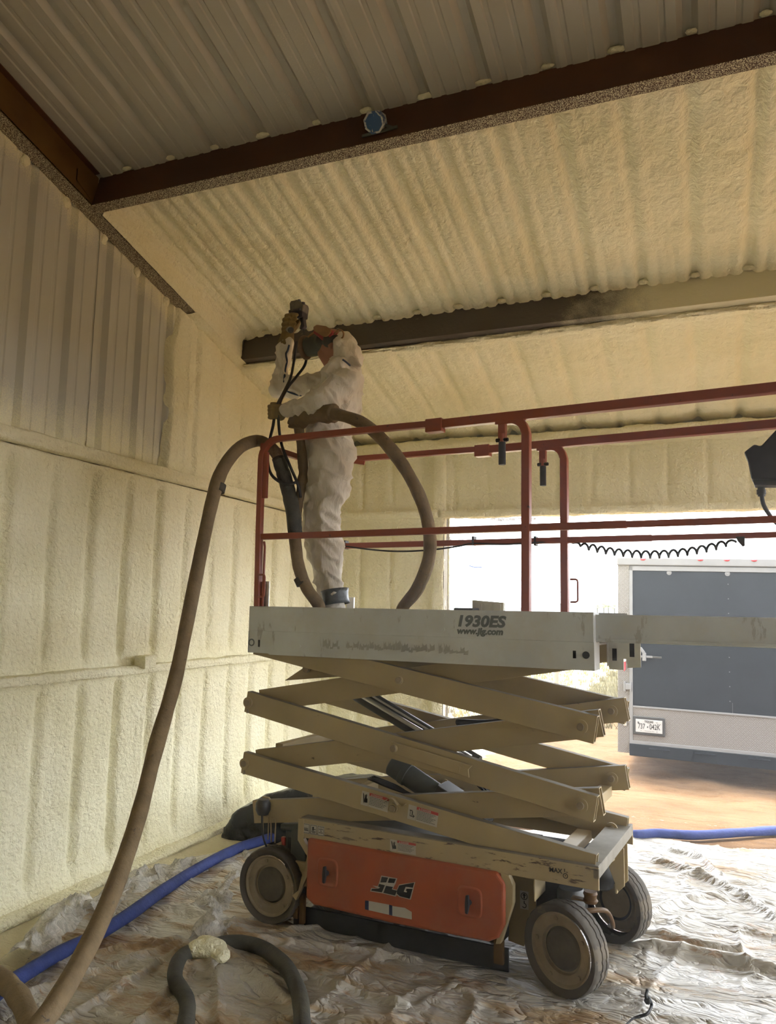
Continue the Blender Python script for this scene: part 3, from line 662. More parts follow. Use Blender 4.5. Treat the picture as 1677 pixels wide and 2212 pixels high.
m = MB(); m.box((-1.44, .06, .20), (-1.30, .10, .315)); m.build('rear_box', M['lift_tan'], lift, bevel=.006)
m = MB(); m.prism([(-1.43, .47), (-1.335, .48), (-1.335, .30), (-1.43, .30)], .075, .09); m.build('charger_cover', M['charger'], lift, bevel=.006)
text('max_lettering', 'MAX', .018, M['ink'], lift, (-1.405, .06, .285), X_, Z_)

# scissor arms: three levels, outer and inner pair each side
PINL = [(-1.665, 1.405), (-1.692, 1.09), (-1.700, .772), (-1.640, .520)]; PINR = [(.098, 1.415), (.095, 1.112), (.090, .785), (.085, .545)]
AW = .042
def arm(p, q, yc, h, ext0=.055, ext1=.062, name='scissor_arm', clip=None):
    p = np.array([p[0], yc, p[1]]); q = np.array([q[0], yc, q[1]]); a = (q-p)/np.linalg.norm(q-p)
    p0 = p-a*ext0; q0 = q+a*ext1; up = np.cross(np.array([0, 1., 0]), a); up = up if up[2] > 0 else -up
    r = MB().bar(p0, q0, AW, h, up=(0, 1, 0) if False else tuple(up), wall=.0045)
    o = r.build(name, M['lift_tan'], lift, bevel=.0012, seg=1)
    m = MB(); t = .0006
    for s in (1,):
        c0 = p0+up*(h/2+.0003); c1 = q0+up*(h/2+.0003); m.bar(c0, c1, AW-.004, .0006, up=tuple(up))
    m.build('dusty_top', M['dark_wear'], o); return o
def pin(parent, x, z, y, face=-1, r=.016, boss=.026):
    m = MB(); m.cyl((x, y, z), (x, y+face*.010, z), boss, 24); m.build('pin_boss', M['lift_tan'], parent, auto=40)
    m = MB(); m.cyl((x, y, z), (x, y+face*.018, z), r, 20); m.build('pin', M['rim'], parent, auto=40, bevel=.002)
for side in (0, 1):
    def yy(v): return v if side == 0 else WD-v
    yo, yi = .040, .095
    arms = []
    for lv in range(3):
        oa = arm(PINL[lv], PINR[lv+1], yy(yo), .110 if lv else .118, ext0=.018 if lv else .0)
        ia = arm(PINL[lv+1], PINR[lv], yy(yi), .115, ext0=-.035 if lv < 2 else .035, ext1=.075 if lv else .0)
        arms.append((oa, ia))
        f = -1 if side == 0 else -1
        yf = yy(yo)-AW/2 if side == 0 else yy(yi)-AW/2
        cx = (PINL[lv][0]+PINR[lv+1][0])/2; cz = (PINL[lv][1]+PINR[lv+1][1])/2
        pin(oa if side == 0 else ia, cx, cz, yf, boss=.020 if lv < 2 else .022)
        if lv < 2 or side == 1: pin(oa if side == 0 else ia, PINR[lv+1][0], PINR[lv+1][1]+(.0), yf, boss=.030)
        if lv > 0: pin(oa if side == 0 else ia, PINL[lv][0], PINL[lv][1], yf, boss=.028)
    if side == 0: A = arms
for lv, (oa, ia) in enumerate(A[:]):
    for (x, z) in ((PINL[lv+1]), ):
        if lv < 2: MB().prism([(x-.004, z-.035), (x+.004, z-.035), (x+.006, z-.055), (x-.006, z-.055)], .010, .018).build('pin_key', M['rim'], A[lv+1][0])
# cross tubes joining the two sides
for x, z, w, h in ((PINR[2][0]-.03, PINR[2][1]-.06, .06, .05), (-.05, .50, .075, .045), (-1.25, .60, .05, .05), (-1.55, .85, .05, .05), (-.30, 1.05, .04, .04), (-1.35, 1.33, .05, .05)):
    MB().bar((x, .115, z), (x, .645, z), w, h).build('cross_tube', M['lift_tan'], lift, bevel=.004)
MB().prism([(-1.545, 1.205), (-1.40, 1.295), (-1.28, 1.30), (-1.20, 1.245)], .135, .145).build('gusset', M['lift_tan'], lift, bevel=.003)
MB().cyl((-1.395, .135, 1.275), (-1.395, .11, 1.275), .018, 14).build('pin', M['rim'], lift)
# safety prop and its strap on the middle arm
a0 = np.array(PINL[1]); a1 = np.array(PINR[2]); ad = (a1-a0)/np.linalg.norm(a1-a0); an = np.array([-ad[1], ad[0]])
cm = (a0+a1)/2
pr = [cm+ad*-.025+an*.028, cm+ad*.40+an*.028, cm+ad*.385+an*.006, cm+ad*.395-an*.028, cm-ad*.01-an*.028, cm-ad*.03]
MB().prism([tuple(q) for q in pr], .006, .016).build('safety_prop', M['lift_tan'], lift, bevel=.003)
pin(lift, cm[0], cm[1], .006, boss=.018)
bx = cm+ad*.315; MB().prism([tuple(bx+an*.010), tuple(bx+ad*.03+an*.010), tuple(bx+ad*.03-an*.018), tuple(bx-an*.018)], .002, .007).build('prop_stop', M['lift_tan'], lift, bevel=.001)
# danger labels on the lowest outer arm, and a bent bracket by the pin
b0 = np.array(PINL[2]); b1 = np.array(PINR[3]); bd = (b1-b0)/np.linalg.norm(b1-b0); bn = np.array([-bd[1], bd[0]])
d3 = (bd[0], 0, bd[1]); u3 = (bn[0], 0, bn[1])
for s, w, word, hand in ((.722, .150, '', True), (.978, .155, 'DANGER', False)):
    o = b0+bd*s-bn*.028; danger(A[2][0], (o[0], .0185, o[1]), d3, u3, w, .066, word or 'DANGER', hand)
cb = (b0+b1)/2
m = MB(); arc = [cb+bd*(-.045+.012*k)+bn*(.024+.022*math.sin(PI*min(1, k/6))) for k in range(7)]+[cb+bd*.045+bn*.020, cb+bd*.065+bn*.036]
m.extr([(q[0], .018, q[1]) for q in arc], (0, -.02, 0), closed=False); m.build('cable_bracket', M['lift_tan'], A[2][0], thick=.003)

# lift cylinder and motor
m = MB(); m.tube([(-1.30, .38, 1.175), (-.52, .38, .83)], .047, 24); m.build('hydraulic_cylinder', M['steel_dark'], lift, auto=40)
m = MB(); m.tube([(-1.30, .30, 1.20), (-.52, .30, .86)], .012, 10); m.tube([(-1.28, .30, 1.225), (-.52, .30, .885)], .006, 8); m.build('hydraulic_line', M['zinc'], lift, smooth=True)
m = MB(); a = np.array((-.965, .30, .80)); b = np.array((-.70, .30, .675)); m.tube([a, a+(b-a)*.02, a+(b-a)*.25, a+(b-a)*.26, a+(b-a)*.36, a+(b-a)*.37, b], [.050, .057, .057, .060, .060, .055, .055], 26); m.build('pump_motor', M['charger'], lift, auto=35)
m = MB(); m.bar(b-(b-a)*.02, b+(b-a)*.35, .14, .14); m.build('pump_block', M['steel_dark'], lift, bevel=.006)
m = MB(); m.bar(b+(b-a)*.3, b+(b-a)*1.0, .10, .10); m.build('valve_manifold', M['black_gloss'], lift, bevel=.012)
m = MB()
for k in range(3): m.tube(catmull([(-.52, .25+.03*k, .80), (-.46, .22+.03*k, .77), (-.40, .2+.02*k, .73), (-.42, .2, .70), (-.35, .22, .69)], 5), .006, 6)
m.build('hydraulic_hose', M['black_gloss'], lift, smooth=True)
m = MB(); m.tube(catmull([(-.70, .55, 1.005), (-.52, .50, 1.02), (-.34, .45, 1.055), (-.2, .42, 1.06), (-.06, .4, 1.03)], 8), .018, 10); m.build('hydraulic_hose', M['black'], lift, smooth=True)
m = MB()
for k in range(4): m.tube(catmull([(-1.05, .2+.02*k, .735), (-.92, .2+.02*k, .705), (-.80, .22, .68), (-.68, .24, .685)], 5), .006, 6)
m.build('hydraulic_hose', M['black'], lift, smooth=True)

# platform: side skirts, floor, sliding extension
skirt = MB()
skirt.prism([(-1.690, 1.604), (.160, 1.600), (.160, 1.352), (-.02, 1.352), (-1.55, 1.349), (-1.565, 1.355), (-1.697, 1.356), (-1.697, 1.47), (-1.690, 1.474)], 0, .005)
skirt.box((-1.690, .0, 1.596), (.160, .03, 1.602)); skirt.box((-1.69, -.004, 1.473), (.16, 0, 1.602)); skirt = skirt.build('platform_skirt', M['alu'], lift, bevel=.0015, seg=1)
MB().prism([(-1.690, 1.604), (.160, 1.600), (.160, 1.352), (-1.697, 1.356)], .755, .76).build('platform_skirt', M['alu'], lift)
MB().box((-1.695, 0, 1.356), (-1.688, .76, 1.604)).build('platform_skirt', M['alu'], lift)
MB().box((-1.69, .005, 1.458), (.16, .755, 1.466)).build('platform_floor', M['alu'], lift)
MB().box((.155, .0, 1.352), (.161, .10, 1.60)).build('skirt_end', M['alu'], lift, bevel=.001)
m = MB(); m.prism([(.16, 1.475), (.31, 1.475), (.31, 1.36), (.25, 1.355), (.25, 1.395), (.235, 1.395), (.235, 1.345), (.17, 1.345)], .25, .256)
m.box((.162, .24, 1.36), (.168, .66, 1.475)); eb = m.build('extension_bracket', M['zinc'], lift, bevel=.001)
for q in ([(.185, 1.44), (.205, 1.44), (.205, 1.385), (.185, 1.385)], [(.262, 1.465), (.283, 1.465), (.283, 1.405), (.262, 1.405)]): flat('bracket_slot', M['ink'], eb, [q], .2495)
ext = MB(); ext.prism([(-.9, 1.592), (1.28, 1.588), (1.28, 1.474), (-.9, 1.474)], .035, .042); ext.box((-.9, .035, 1.586), (1.28, .06, 1.592)); ext.box((-.9, .030, 1.478), (1.28, .036, 1.490)); ext.build('extension_skirt', M['alu'], lift, bevel=.0015, seg=1)
MB().box((-.9, .718, 1.474), (1.28, .725, 1.592)).build('extension_skirt', M['alu'], lift)
MB().box((-.9, .04, 1.480), (1.28, .72, 1.487)).build('extension_floor', M['alu'], lift)
MB().box((1.275, .035, 1.474), (1.282, .725, 1.592)).build('extension_skirt', M['alu'], lift)
for x, z in ((-.545, 1.575), (-.545, 1.51), (-.16, 1.573), (-.155, 1.505), (.075, 1.572), (.08, 1.505), (-1.36, 1.40)):
    MB().cyl((x, 0, z), (x, -.007, z), .008, 10).build('rivet', M['alu'], skirt)
m = MB()
m.lathe([(.013, -.002), (.018, -.003), (.020, -.001), (.020, 0)], (-1.672, 0, 1.410), 'y', 20); m.build('slot_ring', M['grey_print'], skirt)
flat('deck_slot', M['ink'], skirt, [[(-1.628, 1.425), (-1.616, 1.425), (-1.616, 1.388), (-1.628, 1.388)]], -.0005); flat('deck_slot', M['ink'], skirt, [[(.068, 1.435), (.082, 1.435), (.082, 1.402), (.068, 1.402)]], -.0005)
m = MB(); m.cyl((.125, -.0006, 1.418), (.125, -.002, 1.418), .016, 18); m.build('deck_hole', M['ink'], skirt)
text('model_lettering', '1930ES', .070, M['grey_print'], skirt, (-.482, -.004, 1.528), X_, Z_, shear=.18, bold=.0031, sx=1.16)
text('web_lettering', 'www.jlg.com', .040, M['grey_print'], skirt, (-.476, -.004, 1.493), X_, Z_, shear=.18, bold=.0020, sx=1.08)
# ghosts of scrubbed-off lettering along the lower skirt
rs = random.Random(5); gp = []
for x0, x1 in ((-1.22, -1.12), (-1.08, -.80), (-.78, -.60), (-.57, -.44)):
    x = x0
    while x < x1:
        w = .006+.020*rs.random(); z0 = 1.392+.014*rs.random(); hh = .012+.036*rs.random(); k = .006*(rs.random()-.5); gp.append([(x, z0), (x+w, z0+.006*rs.random()), (x+w+k, z0+hh), (x+w*.4, z0+hh*.7), (x+k, z0+hh+.004)]); x += w*.7+.006*rs.random()
wl_ = flat('worn_lettering', M['ghost_print'], skirt, gp, -.0006, .0003); wl_['kind'] = 'stuff'

# guard rails -------------------------------------------------------------------------
def rail(pts, s, name, parent=lift, mat=None, n=4):
    m = MB(); pts = np.array(pts, float)
    m.tube(pts, s*.7071, 4); v = m.v[0]
    return m.build(name, mat or M['rail_red'], parent)
def squaretube(pts, w, name, parent=lift):
    """square section swept in a plane of constant y"""
    pts = np.array(pts, float); t = np.gradient(pts, axis=0); t /= np.linalg.norm(t, axis=1)[:, None]; n_ = np.cross(t, [0, 1, 0]); v = []
    for p, q in zip(pts, n_):
        for a, b in ((-1, -1), (1, -1), (1, 1), (-1, 1)): v.append(p+q*a*w/2+np.array([0, 1, 0])*b*w/2)
    k = len(pts); f = [(i*4+j, i*4+(j+1) % 4, i*4+4+(j+1) % 4, i*4+4+j) for i in range(k-1) for j in range(4)]+[(0, 1, 2, 3), tuple((k-1)*4+j for j in (3, 2, 1, 0))]
    return MB().add(v, f).build(name, M['rail_red'], parent, bevel=.004)
def arcp(c, r, a0, a1, y, n=9): return [(c[0]+r*math.cos(a), y, c[1]+r*math.sin(a)) for a in np.linspace(a0, a1, n)]
for y in (.045, .715):
    ins = .0
    pts = [(-1.672, y, 1.47), (-1.682, y, 2.0), (-1.685, y, 2.42)]+arcp((-1.575, 2.42), .11, PI, PI/2, y)[1:]+[(-.9, y, 2.526), (-.60, y, 2.522)]
    squaretube(pts, .033, 'guard_rail')
    squaretube([(-.72, y, 2.512), (.2, y, 2.512), (1.26, y, 2.514)], .044, 'extension_rail') if False else None
    pts = [(-.156, y, 1.48), (-.150, y, 2.43)]+arcp((-.225, 2.43), .072, 0, PI/2, y)[1:]+[(-.30, y, 2.503)]
    squaretube(pts, .040, 'rail_post')
    squaretube([(-.62, y, 2.516), (.2, y, 2.520), (1.26, y, 2.526)], .044, 'extension_rail')
    squaretube([(-1.66, y, 1.985), (-.15, y, 1.985), (.3, y, 1.985)], .033, 'mid_rail'); squaretube([(-.14, y+.001, 1.985), (1.26, y+.001, 1.985)], .028, 'mid_rail')
    MB().box((-.665, y-.027, 2.478), (-.575, y+.027, 2.545)).build('rail_sleeve', M['rail_red'], lift, bevel=.004)
    x = -.268; MB().box((x-.018, y-.016, 2.40), (x+.018, y+.016, 2.50)).build('lock_bracket', M['rail_red'], lift, bevel=.003)
    lk = MB().cyl((x+.005, y-.02, 2.435), (x+.005, y-.02, 2.395), .012, 12).build('lock_pin', M['rail_red'], lift)
    m = MB(); m.cyl((x+.005, y-.02, 2.395), (x+.005, y-.02, 2.285), .017, 16); m.cyl((x-.026, y-.02, 2.405), (x+.036, y-.02, 2.405), .010, 8); m.build('grip', M['black'], lk, auto=40, bevel=.003)
    m = MB(); m.box((-1.667, y-.010, 2.20), (-1.64, y+.010, 2.46)) if y < .1 else m.box((-1.667, y-.01, 2.3), (-1.65, y+.01, 2.4)); m.build('rail_plate', M['rail_red'], lift, bevel=.002)
m = MB(); m.box((-1.672, .062, 1.60), (-1.615, .066, 1.74)); m.build('rail_foot', M['zinc'], lift)
squaretube([(-1.644, .048, 1.6), (-1.644, .048, 1.93), (-1.65, .048, 1.96)], .012, 'rail_plate')
for (x, y, s) in ((-1.655, .020, 1), (-.125, .715, 1)):
    m = MB(); z0, z1 = (1.655, 1.775) if y < .1 else (1.655, 1.775); w = .040
    m.tube([(x, y, z0), (x+w-.012, y, z0), (x+w-.003, y, z0+.004), (x+w, y, z0+.014), (x+w, y, z1-.014), (x+w-.003, y, z1-.004), (x+w-.012, y, z1), (x, y, z1)], .0055, 8); m.build('grab_handle', M['rail_red'], lift, smooth=True)
# end rails across the left end, seen behind the hose, and across the extension
m = MB(); m.bar((-1.685, .045, 2.50), (-1.685, .715, 2.50), .033, .033, ); m.build('end_rail', M['rail_red'], lift, bevel=.004)
MB().bar((-1.40, .715, 2.50), (-1.66, .60, 2.545), .02, .03).build('gate_bar', M['rail_red'], lift, bevel=.003)
m = MB(); m.bar((1.26, .045, 2.52), (1.26, .715, 2.52), .04, .04); m.bar((1.26, .045, 1.985), (1.26, .715, 1.985), .03, .03); m.bar((1.26, .045, 1.5), (1.26, .045, 2.5), .04, .04, up=(1, 0, 0)); m.bar((1.26, .715, 1.5), (1.26, .715, 2.5), .04, .04, up=(1, 0, 0)); m.build('end_rail', M['rail_red'], lift, bevel=.004)

# control box on the far rail with its tail, clipped cable and coiled cord
cbp = [(1618, 1002), (1610, 985), (1632, 968), (1646, 972), (1690, 925), (1730, 930), (1735, 1042), (1626, 1042)]
cb_ = MB().prism([tuple(P(u, v, .66)[[0, 2]]) for u, v in cbp], .56, .68).build('control_box', M['black'], lift, bevel=.008)
MB().prism([tuple(P(u, v, .67)[[0, 2]]) for u, v in ((1628, 1043), (1632, 1054), (1730, 1054), (1732, 1043))], .58, .67).build('control_box_base', M['steel_dark'], cb_, bevel=.003)
c0 = P(1645, 1048, .66); c1 = P(1646, 1072, .66)
m = MB(); m.cyl(c0, c1, .017, 14); m.cyl(P(1645, 1058, .66), P(1645.5, 1068, .66), .021, 14); m.build('cable_gland', M['steel_dark'], cb_, auto=40)
m = MB(); m.tube(catmull([P(1646, 1070, .66), P(1650, 1090, .66), P(1660, 1108, .68), P(1672, 1124, .70), P(1690, 1140, .70)], 6), .010, 10); m.build('control_cable', M['black'], cb_, smooth=True)
m = MB(); pts = []
A0 = P(1236, 1171, .715); A1 = P(1590, 1168, .70); N = 18
for i in range(N*14+1):
    t = i/(N*14); ph = t*N*2*PI; sag = -.066*4*t*(1-t); c = A0+(A1-A0)*(t+.00*math.sin(ph)) + np.array([0, 0, sag]); am = .027*min(1, t*8, (1-t)*8+.3)
    pts.append(c+np.array([-.0085*math.sin(ph), math.sin(ph)*.012, -math.cos(ph)*am*.62]))
m.tube(pts, .0062, 8); m.build('coiled_cord', M['black'], lift, smooth=True)
m = MB(); m.tube(catmull([P(748, 1180, .70), P(800, 1187, .70), P(860, 1191, .70), P(930, 1188, .70), P(990, 1180, .70), P(1022, 1174, .70), P(1080, 1176, .70), P(1130, 1174, .70), P(1160, 1172, .70), P(1215, 1170, .71), P(1236, 1171, .715)], 6), .0050, 8); m.build('rail_cable', M['black'], lift, smooth=True)
for u, v in ((745, 1178), (1022, 1170), (1156, 1170), (1222, 1178)):
    c = P(u, v, .70); m = MB(); m.box(c+np.array([-.006, -.004, -.022]), c+np.array([.006, .04, .030])); m.build('cable_clip', M['steel_dark'], lift, bevel=.002)
c = P(1600, 1164, .70); m = MB(); m.prism([(c[0]-.02, c[2]+.01), (c[0]+.02, c[2]+.01), (c[0]+.018, c[2]-.035), (c[0]+.008, c[2]-.038), (c[0]-.012, c[2]-.012)], .69, .705); m.build('cable_clip', M['steel_dark'], lift, bevel=.002)
# ------------------------------------------------------------------ worker on the platform
def bake_remesh(mb, name, mat, parent, off, vox, smooth=6, disp=None):
    o = mb.build('tmp_'+name, mat, None)
    r = o.modifiers.new('r', 'REMESH'); r.mode = 'VOXEL'; r.voxel_size = vox
    s = o.modifiers.new('s', 'SMOOTH'); s.iterations = smooth; s.factor = .5
    dg = bpy.context.evaluated_depsgraph_get(); me = bpy.data.meshes.new_from_object(o.evaluated_get(dg)); bpy.data.objects.remove(o)
    n = len(me.vertices); v = np.zeros(n*3); me.vertices.foreach_get('co', v); v = v.reshape(-1, 3)
    if disp is not None:
        nm = np.zeros(n*3); me.vertices.foreach_get('normal', nm); nm = nm.reshape(-1, 3); v = v + nm*disp(v)[:, None]
    v = v - np.array(off); me.vertices.foreach_set('co', v.ravel()); me.name = name
    me.materials.clear(); me.materials.append(mat); me.polygons.foreach_set('use_smooth', [True]*len(me.polygons)); me.update()
    r = bpy.data.objects.new(name, me); COL.objects.link(r); r.parent = parent; return r
def cap(m, p, q, r0, r1=None, n=16):
    r1 = r0 if r1 is None else r1; p = np.array(p, float); q = np.array(q, float); a = (q-p)/(np.linalg.norm(q-p)+1e-9); pts = []; rs = []
    for t in (-.98, -.85, -.6, -.3, 0): pts.append(p+a*r0*t); rs.append(r0*math.sqrt(1-t*t))
    for t in (0, .3, .6, .85, .98): pts.append(q+a*r1*t); rs.append(r1*math.sqrt(1-t*t))
    m.tube(pts, rs, n)
def suit_mat():
    t = NT('white_coverall_cloth'); co = t.coord('Object'); f = t.noise(co, 5, 5, .6)
    c = t.ramp(f, [(.3, (.60, .54, .44)), (.6, (.72, .67, .58))]); n1 = t.noise(co, 9, 5, .6, 1.8, vec_scale=(1, 1, .45))
    t.set(Base__Color=c, Roughness=.7, Specular__IOR__Level=.3); t.bump(n1, .02, .8); return t.m
M['suit'] = suit_mat()
M['suit_blue'] = simple('blue_seam_tape', (.03, .055, .12), .6)
M['skin'] = simple('skin', (.36, .17, .11), .55, 0, .08, 10)
M['glove'] = simple('grimy_yellow_glove', (.21, .15, .055), .85, 0, .3, 14, .003)
M['mask_dark'] = simple('dark_green_rubber', (.035, .036, .025), .5, 0, .25, 9)
M['mask_brown'] = simple('overspray_brown_lens', (.16, .085, .045), .6, 0, .35, 14)
M['filter_pink'] = simple('magenta_filter', (.30, .035, .04), .5, 0, .2, 9)
M['filter_tan'] = simple('crusted_filter_face', (.30, .17, .075), .8, 0, .3, 14, .003)
M['tape_grey'] = simple('grey_duct_tape', (.085, .095, .10), .32, .2, .25, 12, .003)

PB = np.array([P(712, 1290, .38)[0], .38, 1.466])
per = empty('person', tuple(L2W(PB)), TH)
tag(per, 'person in a white hooded coverall, respirator and gloves spraying overhead from the lift platform', 'person')
m = MB()
m.ell(P(708, 972, .38), (.150, .180, .140)); m.ell(P(712, 925, .38), (.140, .170, .14)); m.ell(P(728, 868, .38), (.138, .185, .17)); m.ell(P(738, 825, .38), (.115, .190, .12)); m.ell(P(742, 800, .38), (.085, .15, .07))
cap(m, P(742, 805, .38), P(734, 785, .38), .075, .055)
for hip, mid, kn, ca, an, y in (((714, 985), (708, 1060), (693, 1132), (707, 1205), (724, 1278), .275), ((706, 985), (700, 1060), (690, 1135), (700, 1215), (712, 1285), .480)):
    a, b, c, d, e = [P(u, v, y) for u, v in (hip, mid, kn, ca, an)]
    cap(m, a, b, .142, .132); cap(m, b, c, .132, .105); cap(m, c, d, .105, .100); cap(m, d, e, .098, .064)
# near arm reaches down to the hoses, far arm holds the gun overhead
sh, el, wr = P(742, 825, .235), P(700, 868, .135), P(622, 884, .125)
cap(m, sh, el, .092, .085); cap(m, el, P(660, 876, .130), .085, .070); cap(m, P(660, 876, .130), wr, .070, .050)
sh2, el2, wr2 = P(722, 822, .545), P(606, 838, .60), P(617, 742, .56)
cap(m, sh2, P(665, 836, .58), .085, .078); cap(m, P(665, 836, .58), el2, .078, .060); cap(m, el2, P(606, 800, .585), .068, .064); cap(m, P(606, 800, .585), wr2, .064, .052)
def wrinkle(v):
    w = .0
    x, y, z = v[:, 0], v[:, 1], v[:, 2]
    r = 1-np.abs(2*fbm(x*5+z*3.2, z*4.5-x*4+y*3, 3)); w = .032*(r-.72)
    r2 = np.clip(1-np.abs(2.4*fbm(z*13+x*9+y*4, y*7-z*4+x*6, 2)), 0, 1)**1.6; w += .017*(r2-.45)
    wx_ = P(640, 880, .13)[0]; return w*np.where((x < wx_) & (z < P(600, 860, .13)[2]) & (z > P(600, 920, .13)[2]), .25, 1.0)
body = bake_remesh(m, 'coverall', M['suit'], per, PB, .0095, 9, wrinkle)
# hood with a loose tail behind, head, neck
m = MB()
m.ell(P(745, 748, .38), (.082, .108, .104), rot=Matrix.Rotation(R(-28), 3, 'Y')); m.ell(P(757, 768, .38), (.075, .100, .080)); cap(m, P(755, 762, .38), P(744, 790, .38), .075, .075)
cap(m, P(763, 780, .38), P(774, 792, .38), .045, .018); cap(m, P(763, 780, .33), P(778, 790, .33), .03, .010); m.ell(P(746, 778, .38), (.06, .085, .045))
bake_remesh(m, 'hood', M['suit'], per, PB, .010, 5, lambda v: wrinkle(v)*.9)
m = MB(); m.ell(P(720, 745, .38), (.085, .078, .105), 20, 14, rot=Matrix.Rotation(R(-30), 3, 'Y')); cap(m, P(702, 762, .38), P(718, 784, .38), .046, .052); m.ell(P(699, 768, .38), (.03, .04, .022)); m.ell(P(714, 742, .295), (.02, .012, .032))
bake_remesh(m, 'head', M['skin'], per, PB, .008, 3)
# full-face respirator
q = P(706, 741, .38); e = P(664, 750, .38); ax = (e-q)/np.linalg.norm(e-q)
m = MB(); m.tube([q, q+ax*.03, q+ax*.07, e], [.060, .070, .064, .060], 20); m.ell(P(704, 742, .38), (.066, .088, .058)); m.ell(P(720, 741, .35), (.054, .092, .046)); m.ell(P(728, 736, .35), (.04, .080, .030))
fp = bake_remesh(m, 'respirator', M['mask_dark'], per, PB, .007, 3)
sd = np.array([0, 1., 0]); up = np.cross(ax, sd); up = up if up[2] > 0 else -up
m = MB(); N = 20; v = []; rings = [(0, .058, .066), (.004, .064, .074), (.020, .066, .076), (.032, .055, .066), (.040, .03, .045)]
for t, a, b in rings:
    for k in range(N): th = 2*PI*k/N; v.append(e+ax*t+sd*a*math.cos(th)+up*b*math.sin(th))
f = [(i*N+k, i*N+(k+1) % N, (i+1)*N+(k+1) % N, (i+1)*N+k) for i in range(len(rings)-1) for k in range(N)]+[tuple((len(rings)-1)*N+k for k in range(N)), tuple(range(N-1, -1, -1))]
m.add(v, f).build('lens_frame', M['mask_brown'], fp, smooth=True, off=PB)
cpx = [(684, 712), (692, 706), (712, 709), (723, 716), (724, 724), (714, 739), (706, 742), (682, 722)]
m = MB(); m.prism([tuple(P(u, v_, .30)[[0, 2]]) for u, v_ in cpx], .27, .335); m.v[0] = m.v[0]-PB; m.build('filter_cartridge', M['filter_pink'], fp, bevel=.006, seg=3)
cp2 = [(685, 711), (692, 706), (712, 709), (723, 716), (722.5, 722), (713, 732), (706, 732), (686, 719)]
m = MB(); m.prism([tuple(P(u, v_, .30)[[0, 2]]) for u, v_ in cp2], .258, .272); m.v[0] = m.v[0]-PB; m.build('filter_face', M['filter_tan'], fp, bevel=.004, seg=2)
m = MB(); m.tube([p-PB for p in catmull([P(722, 722, .29), P(733, 712, .29), P(742, 718, .29), P(741, 728, .30), P(732, 735, .31)], 6)], .005, 8); m.tube([p-PB for p in catmull([P(666, 728, .32), P(676, 720, .30), P(688, 714, .29)], 5)], .006, 8); m.build('mask_strap', M['filter_tan'], fp, smooth=True)
# gloves: palm and five separate fingers each
def glove(name, palm, fingers, thumb, cuff):
    m = MB()
    for a, b, r0, r1 in palm: cap(m, a, b, r0, r1, 14)
    for a, b, r0, r1 in cuff: cap(m, a, b, r0, r1, 16)
    for f in fingers+[thumb]:
        pts, r = f
        for i in range(len(pts)-1): cap(m, pts[i], pts[i+1], r*(1-.06*i), r*(1-.06*(i+1)), 12)
    return bake_remesh(m, name, M['glove'], per, PB, .0052, 2)
fg = []
for k, (u, v_, L) in enumerate(((622, 683, .9), (617, 692, 1.0), (615, 702, 1.0), (615, 712, .85))):   # index to little finger around the grip
    a = P(u, v_, .585); b = P(u-3, v_-1, .52); c = P(u+10, v_-4, .475); d = P(u+22*L, v_-3, .49)
    fg.append(([a, b, c, d], .0145))
th_ = ([P(626, 722, .59), P(640, 706, .595), P(646, 694, .57)], .016)
glove('glove', [(P(622, 716, .575), P(632, 694, .57), .040, .036), (P(618, 712, .56), P(624, 694, .555), .030, .03)], fg, th_, [(P(618, 742, .56), P(622, 722, .57), .052, .042)])
fg = []
for k in range(4):
    v_ = 878+8*k; a = P(606, v_, .12); b = P(592, v_-1, .085); c = P(582, v_, .115); d = P(588, v_+1, .150)
    fg.append(([a, b, c, d], .0140-.0006*k))
th_ = ([P(608, 878, .155), P(598, 874, .165), P(588, 873, .150)], .015)
glove('glove', [(P(610, 884, .135), P(606, 898, .135), .032, .030)], fg, th_, [(P(622, 886, .125), P(610, 888, .13), .036, .038)])
# boots under white covers, taped ankle
for (u, v_, y) in ((724, 1285, .275), (712, 1290, .48)):
    x = P(u, v_, y)[0]; m = MB(); cap(m, (x, y, 1.60), (x+.01, y, 1.53), .062, .058); cap(m, (x+.035, y, 1.515), (x-.16, y, 1.508), .046, .040); m.box((x-.20, y-.045, 1.470), (x+.08, y+.045, 1.50))
    bake_remesh(m, 'boot', M['suit'], per, PB, .010, 3)
x, z = P(725, 1290, .275)[[0, 2]]
m = MB(); a = P(723, 1274, .275)-PB; b = P(727, 1306, .275)-PB; m.tube([a, a*.7+b*.3, a*.3+b*.7, b], [.078, .072, .070, .076], 20, cap=False); m.build('ankle_tape', M['tape_grey'], per, smooth=True, thick=.004)
# blue seam tape
def strip(pts, r=.006, nm='seam_tape'):
    dg = None; m = MB(); m.tube([p-PB for p in catmull(pts, 6)], r, 6, sx=1.0); return m.build(nm, M['suit_blue'], per, smooth=True)
def onbody(pts):                     # lay the tape on the cloth: cast from the camera side
    out = []
    bpy.context.view_layer.update(); inv = body.matrix_world.inverted()
    for u, v_ in pts:
        o_ = inv @ Vector(CAM); d = (inv.to_3x3() @ Vector(ray(u, v_))).normalized(); ok, loc, nrm, _ = body.ray_cast(o_, d)
        if ok: out.append(np.array(loc)+np.array(nrm)*.001+PB)
    return out
for pts in ([(625, 745), (622, 757), (618, 765), (620, 780), (617, 795), (615, 812), (614, 825)], [(617, 843), (628, 848), (640, 852), (651, 854)], [(723, 877), (732, 884), (741, 890), (750, 896)], [(712, 765), (720, 768)], [(740, 777), (748, 783), (756, 790)]):
    q = onbody(pts)
    if len(q) > 2: strip(q, .0065)
